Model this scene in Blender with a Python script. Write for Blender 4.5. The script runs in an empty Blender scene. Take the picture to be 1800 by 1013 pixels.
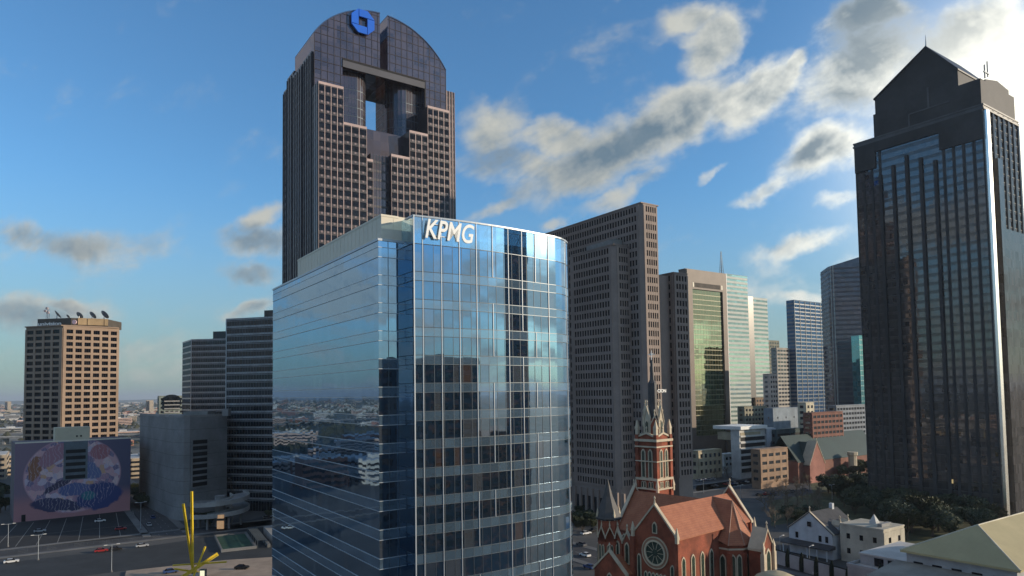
import bpy, math, random
from mathutils import Vector, Matrix
random.seed(7)
R = math.radians
sc = bpy.context.scene
col = sc.collection

# ------------------------------------------------------------------ camera
CAMZ = 57.0
FPX, CX, CY = 1200.0, 900.0, 630.0            # focal length and principal point of the photograph (1800 px wide)
PITCH, ROLL = R(2.93), 0.0145
Fv = Vector((0, math.cos(PITCH), math.sin(PITCH)))
U0 = Vector((0, -math.sin(PITCH), math.cos(PITCH)))
Rv = Vector((1, 0, 0)) * math.cos(ROLL) - U0 * math.sin(ROLL)
Uv = Vector((1, 0, 0)) * math.sin(ROLL) + U0 * math.cos(ROLL)
cam_d = bpy.data.cameras.new('camera'); cam = bpy.data.objects.new('camera', cam_d); col.objects.link(cam)
m = Matrix((Rv, Uv, -Fv)).transposed().to_4x4(); m.translation = (0, 0, CAMZ); cam.matrix_world = m
cam_d.sensor_width = 36; cam_d.lens = 36 * FPX / 1800
cam_d.shift_y = (CY - 506.5) / 1800
cam_d.clip_start = 1; cam_d.clip_end = 90000
sc.camera = cam

# ------------------------------------------------------------------ light
SUN_AZ, SUN_EL = R(94), R(13)                 # azimuth from +Y towards +X
EXPO = 0.16
sun_d = bpy.data.lights.new('sun', 'SUN'); sun_d.energy = 4.2; sun_d.angle = R(0.5); sun_d.color = (1.0, .83, .62)
sun = bpy.data.objects.new('sun', sun_d); col.objects.link(sun)
sdir = Vector((math.sin(SUN_AZ) * math.cos(SUN_EL), math.cos(SUN_AZ) * math.cos(SUN_EL), math.sin(SUN_EL)))
sun.rotation_euler = sdir.to_track_quat('Z', 'Y').to_euler()
sc.view_settings.view_transform = 'Standard'; sc.view_settings.look = 'None'
sc.view_settings.gamma = 1; sc.view_settings.use_curve_mapping = False; sc.view_settings.exposure = EXPO

# ------------------------------------------------------------------ node helper
class NT:
    def __init__(s, nt): s.nt = nt; s.n = nt.nodes; s.l = nt.links; s.n.clear()
    def new(s, t, **kw):
        nd = s.n.new(t)
        for k, v in kw.items(): setattr(nd, k, v)
        return nd
    def put(s, sock, v):
        if isinstance(v, bpy.types.NodeSocket): s.l.new(v, sock)
        elif v is not None:
            if hasattr(sock.default_value, '__len__') and not hasattr(v, '__len__'): v = (v,) * len(sock.default_value)
            if sock.type == 'RGBA' and len(v) == 3: v = (*v, 1)
            sock.default_value = v
    def math(s, op, a, b=None, c=None, clamp=False):
        nd = s.new('ShaderNodeMath', operation=op, use_clamp=clamp)
        for i, v in enumerate((a, b, c)):
            if v is not None: s.put(nd.inputs[i], v)
        return nd.outputs[0]
    def vec(s, op, a, b=None, scale=None):
        nd = s.new('ShaderNodeVectorMath', operation=op)
        s.put(nd.inputs[0], a)
        if b is not None: s.put(nd.inputs[1], b)
        if scale is not None: s.put(nd.inputs['Scale'], scale)
        return nd.outputs['Value'] if op in ('LENGTH', 'DOT_PRODUCT') else nd.outputs[0]
    def mix(s, f, a, b, mode='MIX'):
        nd = s.new('ShaderNodeMix', data_type='RGBA', blend_type=mode)
        s.put(nd.inputs[0], f); s.put(nd.inputs[6], a); s.put(nd.inputs[7], b)
        return nd.outputs[2]
    def noise(s, v, scale, detail=4, rough=.55, dist=0.0, out=0):
        nd = s.new('ShaderNodeTexNoise'); s.put(nd.inputs['Vector'], v)
        nd.inputs['Scale'].default_value = scale; nd.inputs['Detail'].default_value = detail
        nd.inputs['Roughness'].default_value = rough; nd.inputs['Distortion'].default_value = dist
        return nd.outputs[out]
    def mr(s, v, a, b, c=0, d=1, smooth=True):
        nd = s.new('ShaderNodeMapRange', interpolation_type='SMOOTHSTEP' if smooth else 'LINEAR', clamp=True)
        s.put(nd.inputs[0], v)
        for i, x in enumerate((a, b, c, d)): s.put(nd.inputs[i + 1], x)
        return nd.outputs[0]
    def comb(s, x, y, z):
        nd = s.new('ShaderNodeCombineXYZ'); s.put(nd.inputs[0], x); s.put(nd.inputs[1], y); s.put(nd.inputs[2], z)
        return nd.outputs[0]

# ------------------------------------------------------------------ sky
SKY_STR = 0.13
w = bpy.data.worlds.new('World'); sc.world = w; w.use_nodes = True
N = NT(w.node_tree)
sky = N.new('ShaderNodeTexSky', sky_type='NISHITA', sun_disc=False, sun_elevation=SUN_EL, sun_rotation=SUN_AZ)
sky.air_density = 1.0; sky.dust_density = 0.6; sky.ozone_density = 2.2
tc = N.new('ShaderNodeTexCoord'); d = tc.outputs['Generated']
sx = N.new('ShaderNodeSeparateXYZ'); N.put(sx.inputs[0], d)
dx, dy, dz = sx.outputs
ysafe = N.math('MAXIMUM', dy, 0.05)
pa = N.math('DIVIDE', dx, ysafe); pb = N.math('DIVIDE', dz, ysafe)
P = N.comb(pa, pb, 0.0)                       # direction as tangents around north
def BL(px, py, rx, ry, ang, st):
    hy = 691.5 - .0145 * (px - 900)
    mp = N.new('ShaderNodeMapping', vector_type='TEXTURE'); N.put(mp.inputs[0], Pw)
    mp.inputs['Location'].default_value = ((px - 900) / 1200, (hy - py) / 1200, 0)
    mp.inputs['Rotation'].default_value = (0, 0, R(ang)); mp.inputs['Scale'].default_value = (rx / 1200, ry / 1200, 1)
    return N.mr(N.vec('LENGTH', mp.outputs[0]), 1.25, 0.15, 0, st)
def blobs(lst):
    o = None
    for b in lst:
        v = BL(*b); o = v if o is None else N.math('MAXIMUM', o, v)
    return o
warp = N.vec('SCALE', N.vec('SUBTRACT', N.noise(P, 5, 5, .6, out=1), (.5, .5, .5)), scale=.11)
Pw = N.vec('ADD', P, warp)
white = blobs([(880, 215, 95, 60, 0, .8), (985, 235, 85, 55, -15, 1.0), (930, 280, 140, 45, 0, .75), (1050, 280, 180, 74, 22, 1.0), (960, 320, 120, 40, 10, .7), (1200, 195, 200, 62, 35, 1.05),
    (1330, 150, 120, 58, 32, 1.05), (1400, 110, 50, 22, 50, .9), (1275, 50, 62, 85, -25, 1.0), (1240, 0, 70, 40, 0, .8), (1090, 330, 110, 34, 30, .9),
    (880, 360, 110, 22, 30, .75), (980, 390, 40, 18, 20, .6), (1375, 320, 120, 22, 22, .75), (1460, 265, 110, 62, 28, 1.1), (1410, 425, 110, 24, 10, .65), (1500, 350, 60, 20, 10, .6),
    (1400, 520, 70, 18, 0, .6), (455, 385, 60, 26, 30, .8), (450, 425, 110, 34, 0, .62), (440, 478, 75, 25, 0, .62), (120, 415, 200, 46, -8, .66),
    (440, 545, 60, 20, 20, .7), (60, 555, 170, 60, 0, .7), (300, 640, 400, 40, 0, .45), (120, 530, 50, 22, 0, .9), (240, 600, 150, 40, 0, .5), (1560, 90, 180, 110, 35, 1.0),
    (1720, 60, 170, 90, 40, 1.0), (1560, 10, 120, 60, 20, 1.0), (1780, 170, 90, 70, 0, 1.0), (1850, 300, 120, 120, 0, .9), (1250, 300, 60, 12, 40, .5), (1700, 450, 400, 40, 10, .55), (-250, 560, 300, 60, 0, .7)])
dark = blobs([(870, 265, 90, 40, 0, .85), (1120, 235, 110, 34, 28, .95), (1020, 275, 90, 25, 20, .6), (1240, 175, 90, 26, 35, .5), (1450, 262, 60, 26, 25, .9), (1560, 60, 170, 120, 35, 1.15), (1500, 60, 90, 120, 0, .8),
    (1520, 0, 100, 60, 20, 1.0), (1670, 60, 150, 70, 40, 1.0), (455, 420, 110, 30, 0, .8), (440, 482, 75, 28, 0, .85), (120, 418, 210, 50, -8, .75), (60, 575, 180, 50, 0, .75), (900, 330, 90, 26, 0, .5), (1390, 410, 110, 20, 10, .3), (1350, 330, 60, 10, 10, .3), (440, 548, 60, 18, 20, .4)])
mpw = N.new('ShaderNodeMapping', vector_type='TEXTURE'); N.put(mpw.inputs[0], P); mpw.inputs['Rotation'].default_value = (0, 0, R(27)); mpw.inputs['Scale'].default_value = (1.9, .85, 1)
PS = mpw.outputs[0]
def cn(off):
    v = N.vec('ADD', PS, off); a = N.noise(v, 7, 9, .60, .35); b = N.noise(N.vec('ADD', P, off), 17, 8, .58, .2)
    return N.math('ADD', N.math('MULTIPLY', a, .68), N.math('MULTIPLY', b, .32))
n1 = cn((0, 0, 0)); n2 = cn((.012, .012, 0))
cov = N.math('ADD', N.math('MULTIPLY', white, .95), N.math('MULTIPLY', N.math('SUBTRACT', n1, .5), 2.5))
cf = N.math('MULTIPLY', N.mr(cov, .08, .84), .97)
# clouds of the rest of the sky, behind and beside the camera
zz = N.math('ADD', N.math('MAXIMUM', dz, 0.0), .16)
Q = N.comb(N.math('DIVIDE', dx, zz), N.math('DIVIDE', dy, zz), 0.0)
g1 = N.noise(Q, .9, 8, .6, .4); gf = N.mr(g1, .45, .62)
side = N.math('ADD', N.mr(N.math('ABSOLUTE', pa), .80, 1.0), N.mr(dy, .12, .04), clamp=True)
inv = N.math('SUBTRACT', 1.0, side)
cloud = N.math('ADD', N.math('MULTIPLY', cf, inv), N.math('MULTIPLY', N.math('MULTIPLY', gf, side), .85))
up = N.mr(dz, -.01, .02)
cloud = N.math('MULTIPLY', cloud, up)
sd = N.vec('DOT_PRODUCT', d, tuple(Vector((math.sin(R(37.5)) * math.cos(R(16)), math.cos(R(37.5)) * math.cos(R(16)), math.sin(R(16))))))
sunny = N.mr(sd, .80, 1.0)
lit = N.math('ADD', N.math('MULTIPLY', N.math('SUBTRACT', n1, n2), 4.2), .66, clamp=True)
lit = N.math('SUBTRACT', lit, N.math('MULTIPLY', dark, .80), clamp=True)
edge = N.math('MULTIPLY', N.mr(cov, 1.0, .40), .34)
lit = N.math('ADD', lit, edge, clamp=True)
litc = N.vec('SCALE', (3.75, 3.8, 3.5), scale=N.math('ADD', 1.0, N.math('MULTIPLY', N.math('POWER', sunny, 4), .9)))
ccol = N.mix(lit, (1.05, 1.55, 2.0), litc)
# clear air: nishita, graded only in overall tint; thin veil low down
hs = N.new('ShaderNodeHueSaturation'); N.put(hs.inputs['Color'], sky.outputs[0]); hs.inputs['Saturation'].default_value = .97
skyc = N.mix(1.0, hs.outputs[0], (.70, 1.14, 1.44), 'MULTIPLY')
veil = N.mr(dz, .30, .0, 0, .74)
skyc = N.mix(veil, skyc, (1.95, 2.45, 2.35))
glow = N.math('MULTIPLY', N.math('POWER', N.math('MAXIMUM', sd, 0.0), 110), .95, clamp=True)
fin = N.mix(cloud, skyc, ccol)
fin = N.mix(glow, fin, (12, 11.6, 10))
bg = N.new('ShaderNodeBackground'); N.put(bg.inputs[0], fin); bg.inputs[1].default_value = SKY_STR
wo = N.new('ShaderNodeOutputWorld'); N.l.new(bg.outputs[0], wo.inputs[0])

# ------------------------------------------------------------------ picture <-> place (only used to read distances off the photograph)
def ray(px, py): return Fv * FPX + Rv * (px - CX) - Uv * (py - CY)
def at(px, py, Y):
    r = ray(px, py); k = Y / r.y; return Vector((r.x * k, Y, CAMZ + r.z * k))
def zat(px, py, Y): return at(px, py, Y).z
def G(px, py, z=0.0):
    r = ray(px, py); k = (z - CAMZ) / r.z; return Vector((r.x * k, r.y * k, z))
def ext(O, dr, px, py):
    r = ray(px, py); q = r.x / r.y      # X = q*Y
    return (q * O[1] - O[0]) / (dr[0] - q * dr[1])
def azd(a): return (math.sin(R(a)), math.cos(R(a)))

# ------------------------------------------------------------------ materials
MATS = {}
def mat(name, c, rough=.7, metal=0.0, var=.18, vs=.15, c2=None, spec=.4, bump=0, em=None):
    if name in MATS: return MATS[name]
    m = bpy.data.materials.new(name); m.use_nodes = True; n = NT(m.node_tree)
    b = n.new('ShaderNodeBsdfPrincipled'); o = n.new('ShaderNodeOutputMaterial'); n.l.new(b.outputs[0], o.inputs[0])
    t = n.new('ShaderNodeTexCoord').outputs['Object']
    f = n.noise(t, vs, 6, .6)
    c2 = c2 or tuple(x * (1 - var * 1.6) for x in c)
    c1 = tuple(min(1, x * (1 + var * .5)) for x in c)
    cc = n.mix(n.mr(f, .3, .7), c2, c1)
    fine = n.noise(t, vs * 14, 3, .7)
    cc = n.mix(n.mr(fine, .35, .65, 0, var), cc, tuple(x * .55 for x in c))
    n.put(b.inputs['Base Color'], cc); b.inputs['Roughness'].default_value = rough; b.inputs['Metallic'].default_value = metal
    b.inputs['Specular IOR Level'].default_value = spec
    if bump:
        bp = n.new('ShaderNodeBump'); bp.inputs['Strength'].default_value = bump; n.put(bp.inputs['Height'], fine); n.l.new(bp.outputs[0], b.inputs['Normal'])
    if em: n.put(b.inputs['Emission Color'], em[0]); b.inputs['Emission Strength'].default_value = em[1]
    MATS[name] = m; return m
def glass(name, tint, refl, dark, pane=(3.2, 3.2, 4.0), wob=.004, rough=.02, wave=.004, dvar=.5, off=(0.013, .017, .011), frk=.7, inter=None):
    """coated reflective glass: every pane sits a hair off true, so reflections break from pane to pane"""
    if name in MATS: return MATS[name]
    m = bpy.data.materials.new(name); m.use_nodes = True; n = NT(m.node_tree)
    o = n.new('ShaderNodeOutputMaterial'); t = n.new('ShaderNodeTexCoord').outputs['Object']; g = n.new('ShaderNodeNewGeometry')
    wn = n.new('ShaderNodeTexWhiteNoise', noise_dimensions='3D')
    n.put(wn.inputs['Vector'], n.vec('SNAP', n.vec('ADD', t, off), pane))
    pert = n.vec('SCALE', n.vec('SUBTRACT', wn.outputs['Color'], (.5, .5, .5)), scale=wob)
    wv = n.vec('SCALE', n.vec('SUBTRACT', n.noise(t, .35, 2, .5, out=1), (.5, .5, .5)), scale=wave)
    nm = n.vec('NORMALIZE', n.vec('ADD', g.outputs['Normal'], n.vec('ADD', pert, wv)))
    gl = n.new('ShaderNodeBsdfGlossy'); n.put(gl.inputs['Color'], tint); gl.inputs['Roughness'].default_value = rough; n.l.new(nm, gl.inputs['Normal'])
    df = n.new('ShaderNodeBsdfDiffuse'); n.put(df.inputs['Color'], n.mix(n.math('MULTIPLY', wn.outputs['Value'], dvar), dark, tuple(min(1, x * 3 + .01) for x in dark)))
    if inter:      # things standing just behind the panes: desks, blinds, ceilings
        iv = n.noise(n.vec('MULTIPLY', t, (1, 1, 1.6)), .8, 5, .7); sc_ = n.new('ShaderNodeSeparateColor'); n.put(sc_.inputs[0], wn.outputs['Color'])
        dcol = n.mix(n.mr(iv, .50, .62), dark, inter[0]); dcol = n.mix(n.mr(sc_.outputs[1], .80, .82, 0, .8), dcol, inter[1]); dcol = n.mix(n.mr(sc_.outputs[2], .96, .97, 0, .7), dcol, inter[2]); n.put(df.inputs['Color'], dcol)
    fr = n.new('ShaderNodeFresnel'); fr.inputs['IOR'].default_value = 1.5
    fac = n.math('ADD', refl, n.math('MULTIPLY', fr.outputs[0], (1 - refl) * frk), clamp=True)
    mx = n.new('ShaderNodeMixShader'); n.put(mx.inputs[0], fac); n.l.new(df.outputs[0], mx.inputs[1]); n.l.new(gl.outputs[0], mx.inputs[2])
    n.l.new(mx.outputs[0], o.inputs[0]); MATS[name] = m; return m

# ------------------------------------------------------------------ mesh builder
class MB:
    def __init__(s): s.v = []; s.f = []; s.mi = []
    def add(s, vs, fs, mi=0):
        b = len(s.v); s.v += [tuple(x) for x in vs]; s.f += [tuple(i + b for i in f) for f in fs]; s.mi += [mi] * len(fs); return s
    def box(s, x0, x1, y0, y1, z0, z1, mi=0):
        return s.add([(x0, y0, z0), (x1, y0, z0), (x1, y1, z0), (x0, y1, z0), (x0, y0, z1), (x1, y0, z1), (x1, y1, z1), (x0, y1, z1)],
            [(0, 3, 2, 1), (4, 5, 6, 7), (0, 1, 5, 4), (1, 2, 6, 5), (2, 3, 7, 6), (3, 0, 4, 7)], mi)
    def ob(s, A, B, t0, t1, o0, o1, z0, z1, mi=0):
        L = math.hypot(B[0] - A[0], B[1] - A[1]); dx, dy = (B[0] - A[0]) / L, (B[1] - A[1]) / L; nx, ny = dy, -dx
        q = [(A[0] + dx * t + nx * o, A[1] + dy * t + ny * o) for t, o in ((t0, o0), (t0, o1), (t1, o1), (t1, o0))]
        return s.prism(q, z0, z1, mi)
    def prism(s, poly, z0, z1, mi=0):
        a = sum(poly[i][0] * poly[(i + 1) % len(poly)][1] - poly[(i + 1) % len(poly)][0] * poly[i][1] for i in range(len(poly)))
        if a < 0: poly = list(poly)[::-1]
        n = len(poly)
        z0s = z0 if hasattr(z0, '__len__') else [z0] * n; z1s = z1 if hasattr(z1, '__len__') else [z1] * n
        if a < 0 and hasattr(z1, '__len__'): z1s = list(z1)[::-1]
        vs = [(p[0], p[1], z0s[i]) for i, p in enumerate(poly)] + [(p[0], p[1], z1s[i]) for i, p in enumerate(poly)]
        return s.add(vs, [tuple(range(n))[::-1], tuple(range(n, 2 * n))] + [(i, (i + 1) % n, n + (i + 1) % n, n + i) for i in range(n)], mi)
    def bar(s, p, q, r0, r1=None, n=6, mi=0, cap=True):
        p = Vector(p); q = Vector(q); r1 = r0 if r1 is None else r1; d = (q - p)
        if d.length < 1e-6: return s
        d.normalize(); a = d.orthogonal().normalized(); b = d.cross(a)
        vs = [p + (a * math.cos(t) + b * math.sin(t)) * r0 for t in [2 * math.pi * i / n for i in range(n)]] + [q + (a * math.cos(t) + b * math.sin(t)) * r1 for t in [2 * math.pi * i / n for i in range(n)]]
        fs = [(i, (i + 1) % n, n + (i + 1) % n, n + i) for i in range(n)]
        if cap: fs += [tuple(range(n))[::-1], tuple(range(n, 2 * n))]
        return s.add(vs, fs, mi)
    def beam(s, p, q, w, h, mi=0, upv=(0, 0, 1)):
        p = Vector(p); q = Vector(q); d = (q - p).normalized(); a = d.cross(Vector(upv))
        if a.length < 1e-3: a = Vector((1, 0, 0))
        a.normalize(); b = a.cross(d)
        vs = [e + a * (w / 2 * i) + b * (h / 2 * j) for e in (p, q) for i, j in ((-1, -1), (1, -1), (1, 1), (-1, 1))]
        return s.add(vs, [(0, 3, 2, 1), (4, 5, 6, 7), (0, 1, 5, 4), (1, 2, 6, 5), (2, 3, 7, 6), (3, 0, 4, 7)], mi)
    def lathe(s, prof, n=12, c=(0, 0), rot=0, mi=0):
        vs = []; fs = []
        for r, z in prof:
            for i in range(n):
                t = rot + 2 * math.pi * i / n; vs.append((c[0] + r * math.cos(t), c[1] + r * math.sin(t), z))
        for k in range(len(prof) - 1):
            for i in range(n): fs.append((k * n + i, k * n + (i + 1) % n, (k + 1) * n + (i + 1) % n, (k + 1) * n + i))
        fs += [tuple(range(n))[::-1], tuple(range((len(prof) - 1) * n, len(prof) * n))]
        return s.add(vs, fs, mi)
    def extr(s, prof, fn, t0, t1, mi=0):
        """profile points extruded: fn(point, t) -> xyz"""
        n = len(prof); vs = [fn(p, t0) for p in prof] + [fn(p, t1) for p in prof]
        return s.add(vs, [tuple(range(n))[::-1], tuple(range(n, 2 * n))] + [(i, (i + 1) % n, n + (i + 1) % n, n + i) for i in range(n)], mi)
    def mesh(s, name, m, fixn=False):
        me = bpy.data.meshes.new(name); me.from_pydata(s.v, [], s.f)
        for x in (m if isinstance(m, (list, tuple)) else [m]): me.materials.append(x)
        if any(s.mi): me.polygons.foreach_set('material_index', s.mi)
        me.validate(); me.update(); return me
    def build(s, name, m, parent=None, loc=(0, 0, 0), rz=0, smooth=False):
        if not s.f: return None
        me = s.mesh(name, m)
        if smooth: me.polygons.foreach_set('use_smooth', [True] * len(me.polygons))
        return link(name, me, parent, loc, rz)
def link(name, me, parent=None, loc=(0, 0, 0), rz=0):
    o = bpy.data.objects.new(name, me); col.objects.link(o); o.location = loc; o.rotation_euler = (0, 0, rz)
    if parent: o.parent = parent
    return o
def tag(o, label=None, cat=None, group=None, kind=None):
    if label: o['label'] = label
    if cat: o['category'] = cat
    if group: o['group'] = group
    if kind: o['kind'] = kind
    return o
def empty(name, label, cat, loc, rz=0, group=None):
    o = bpy.data.objects.new(name, None); col.objects.link(o); o.location = (loc[0], loc[1], loc[2] if len(loc) > 2 else 0); o.rotation_euler = (0, 0, rz)
    o.empty_display_size = 1
    return tag(o, label, cat, group)
def copy_tree(o, parent=None):
    c = o.copy(); col.objects.link(c); c.parent = parent
    for ch in o.children: copy_tree(ch, c)
    return c
def text_mesh(txt, size, depth, shear=0, bold=0, spacing=1.0):
    cu = bpy.data.curves.new('lettering', 'FONT'); cu.body = txt; cu.size = size; cu.extrude = depth; cu.shear = shear; cu.offset = bold; cu.space_character = spacing
    cu.align_x = 'LEFT'; o = bpy.data.objects.new('t', cu); col.objects.link(o)
    bpy.context.view_layer.update(); dg = bpy.context.evaluated_depsgraph_get()
    me = bpy.data.meshes.new_from_object(o.evaluated_get(dg)); bpy.data.objects.remove(o); return me

# a tower in its own frame: origin at its nearest corner, x to the right along the right-hand face, y along the left-hand face, away from us
class Tower:
    def __init__(s, name, label, cat, O, phi, group=None, z=0):
        s.O = Vector((O[0], O[1])); s.phi = phi; s.root = empty(name, label, cat, (O[0], O[1], z), phi, group)
        s.u = (math.cos(phi), math.sin(phi)); s.v = (-math.sin(phi), math.cos(phi)); s.wins = []
    def W(s, p): return (s.O.x + s.u[0] * p[0] + s.v[0] * p[1], s.O.y + s.u[1] * p[0] + s.v[1] * p[1])
    def ue(s, px, py, fr=(0, 0)): return ext(s.W(fr), s.u, px, py)
    def ve(s, px, py, fr=(0, 0)): return ext(s.W(fr), s.v, px, py)
    def z(s, px, py, fr=(0, 0)): return zat(px, py, s.W(fr)[1])
    def part(s, mb, name, m, smooth=False): return mb.build(name, m, s.root, smooth=smooth)
    def facade(s, A, B, z0, z1, nc, nr, wall, ww=.6, wh=.55, m0=.6, m1=.6, pro=.35, split=1, span=None, sill=.25, name='wall', skip=None, blocks=False):
        """masonry grid proud of the body: piers and spandrels round real openings; panes are collected"""
        L = math.hypot(B[0] - A[0], B[1] - A[1]); cw = (L - m0 - m1) / nc; fh = (z1 - z0) / nr; g = MB(); h = MB()
        wwm = cw * ww
        for i in range(nc + 1):
            a = 0 if i == 0 else m0 + i * cw - (cw - wwm) / 2; b = L if i == nc else m0 + i * cw + (cw - wwm) / 2
            g.ob(A, B, a, b, 0, pro, z0, z1)
        tgt = h if span else g
        for r in range(nr):
            zb = z0 + r * fh; zw0 = zb + fh * sill; zw1 = min(zw0 + fh * wh, z0 + (r + 1) * fh - .05)
            tgt.ob(A, B, m0, L - m1, 0, pro - .04, zb, zw0); tgt.ob(A, B, m0, L - m1, 0, pro - .04, zw1, zb + fh)
            for i in range(nc):
                if blocks: xm = m0 + (i + .5) * cw; h.ob(A, B, xm - .42, xm + .42, pro - .04, pro + .08, zb + .05, zb + .9, 1)
                if skip and skip(i, r): continue
                a = m0 + i * cw + (cw - wwm) / 2; k = split; pwid = wwm / k
                for q in range(k): s.wins.append((A, B, a + q * pwid + .05 * (k > 1), a + (q + 1) * pwid - .05 * (k > 1), zw0, zw1))
        s.part(g, name, wall)
        if span: s.part(h, 'spandrel', span)
    def windows(s, m, m2=None, off=.10, name='window', limit=100, seed=1):
        rnd = random.Random(seed); lst = []
        for (A, B, a, b, z0, z1) in s.wins:
            L = math.hypot(B[0] - A[0], B[1] - A[1]); dx, dy = (B[0] - A[0]) / L, (B[1] - A[1]) / L
            c = (A[0] + dx * (a + b) / 2 + dy * off, A[1] + dy * (a + b) / 2 - dx * off); w = s.W(c)
            lst.append((math.hypot(w[0], w[1]) ** 2 + ((z0 + z1) / 2 - CAMZ) ** 2, c, math.atan2(dy, dx), b - a, z0, z1, (A, B, a, b)))
        lst.sort(key=lambda t: t[0]); cache = {}
        for t in lst[:limit]:
            key = (round(t[3], 2), round(t[5] - t[4], 2))
            if key not in cache: cache[key] = MB().box(-t[3] / 2, t[3] / 2, -.03, .03, 0, t[5] - t[4]).mesh(name, m)
            link(name, cache[key], s.root, (t[1][0], t[1][1], t[4]), t[2])
        if len(lst) > limit:
            g = MB()
            for t in lst[limit:]:
                A, B, a, b = t[6]; g.ob(A, B, a, b, off - .03, off + .03, t[4], t[5])
            o = s.part(g, name, m); tag(o, kind='stuff')
    def curtain(s, A, B, z0, z1, fh, bay, span, mul, sp_h=1.2, pro=.06, mp=.16, mw=.14, horiz=True, sname='spandrel', mname='mullion_grid'):
        L = math.hypot(B[0] - A[0], B[1] - A[1]); g = MB(); h = MB(); n = max(1, round((z1 - z0) / fh)); f = (z1 - z0) / n
        if span:
            for r in range(n): h.ob(A, B, .02, L - .02, 0, pro, z0 + r * f, z0 + r * f + sp_h)
            s.part(h, sname, span)
        if mul:
            nb = max(1, round(L / bay))
            for i in range(nb + 1):
                t = i * L / nb; g.ob(A, B, max(0, t - mw / 2), min(L, t + mw / 2), 0, mp, z0, z1)
            s.part(g, mname, mul)
# ------------------------------------------------------------------ shared materials
M = {}
M['kg'] = glass('blue_curtain_glass', (.46, .66, .87), .52, (.012, .025, .04), pane=(1.53, 1.53, 4.1), wob=.007, wave=.008, dvar=.35, inter=((.05, .045, .05), (.09, .10, .11), (.10, .065, .045)))
M['ksp'] = glass('blue_spandrel_glass', (.52, .70, .88), .44, (.07, .11, .15), pane=(1.53, 1.53, 4.1), wob=.004, dvar=.25)
M['alu'] = mat('aluminium_trim', (.42, .46, .50), .4, .4, .05)
M['dalu'] = mat('dark_aluminium', (.10, .12, .14), .4, .5, .1)
M['cream'] = mat('cream_metal_panel', (.74, .68, .55), .6, 0, .05, .05)
M['white'] = mat('white_paint', (.8, .8, .78), .6, 0, .06)
M['roofg'] = mat('grey_gravel_roof', (.30, .30, .29), .95, 0, .25, .08)
M['chgl'] = glass('bronze_tower_glass', (.40, .34, .36), .24, (.040, .030, .032), pane=(3.4, 3.4, 4.0), wob=.010, dvar=.5, wave=.004)
M['chgr'] = mat('polished_brown_granite', (.052, .04, .042), .32, 0, .2, .1, spec=.6)
M['chwh'] = mat('pale_granite_fin', (.48, .355, .335), .55, 0, .1, .1)
M['chsp'] = mat('rose_granite_spandrel', (.075, .06, .064), .4, 0, .25, .2, spec=.6)
M['chlt'] = mat('grey_granite_band', (.075, .075, .09), .5, 0, .1)
M['dgl'] = glass('dark_window_glass', (.55, .60, .66), .12, (.012, .014, .018), pane=(2, 2, 2), wob=.012, frk=.5)
M['blgl'] = glass('black_window_glass', (.35, .36, .40), .04, (.006, .006, .008), pane=(2, 2, 2), wob=.012, frk=.35)
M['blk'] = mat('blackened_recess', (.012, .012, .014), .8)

# ================================================================== foreground blue glass office tower
FA = R(34.5)
D0 = at(727, 420, 99)
K = Tower('office_tower', 'large blue mirror glass office tower in the foreground with large white letters on its parapet', 'office tower', D0, FA)
t2 = K.ve(712, 430); zl = K.z(665, 420, (0, t2)); Aw = -K.ue(665, 430, (0, t2)) ; zs = K.z(727, 378)
VL = K.ve(480, 510, (-Aw, t2)) if False else None
LL = ext(K.W((-Aw, t2)), K.v, 480, 520)
US = K.ue(962, 420); FLH = 4.1
zl = zat(665, 420, K.W((-Aw, t2))[1])
# left block
lb = [(-Aw, t2), (2, t2), (2, t2 + LL), (-Aw, t2 + LL)]
K.part(MB().prism(lb, 0, zl), 'left_block_glass', M['kg'])
K.part(MB().prism([(-Aw + .6, t2 + .6), (1.4, t2 + .6), (1.4, t2 + LL - .6), (-Aw + .6, t2 + LL - .6)], zl, zl + .25), 'roof', M['roofg'])
ztop = zl; fl = []
z = zl - 1.2
while z > 1: fl.append(z); z -= FLH
LA, LB, LC = (-Aw, t2 + LL), (-Aw, t2), (0, t2)
for z in fl:
    s_ = MB(); s_.ob(LA, LB, .02, LL - .0, 0, .04, z - 1.45, z); s_.ob(LB, LC, 0, Aw - .15, 0, .042, z - 1.45, z); K.part(s_, 'spandrel', M['ksp'])
    for zz_ in (z, z - 1.45):
        s_ = MB(); s_.ob(LA, LB, 0, LL + .09, 0, .09, zz_ - .045, zz_ + .045); s_.ob(LB, LC, -.09, Aw - .15, 0, .092, zz_ - .043, zz_ + .043); K.part(s_, 'floor_trim', M['alu'])
s_ = MB(); s_.ob(LA, LB, -.1, LL + .12, 0, .12, zl - .25, zl + .1); s_.ob(LB, LC, -.12, Aw - .16, 0, .122, zl - .25, zl + .1); K.part(s_, 'parapet_trim', M['alu'])
mm = MB()
for i in range(1, int(Aw / 1.53) + 1): mm.ob(LB, LC, i * 1.53 - .03, i * 1.53 + .03, 0, .07, 0, zl - .3)
K.part(mm, 'pane_joint', M['dalu'])
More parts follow.
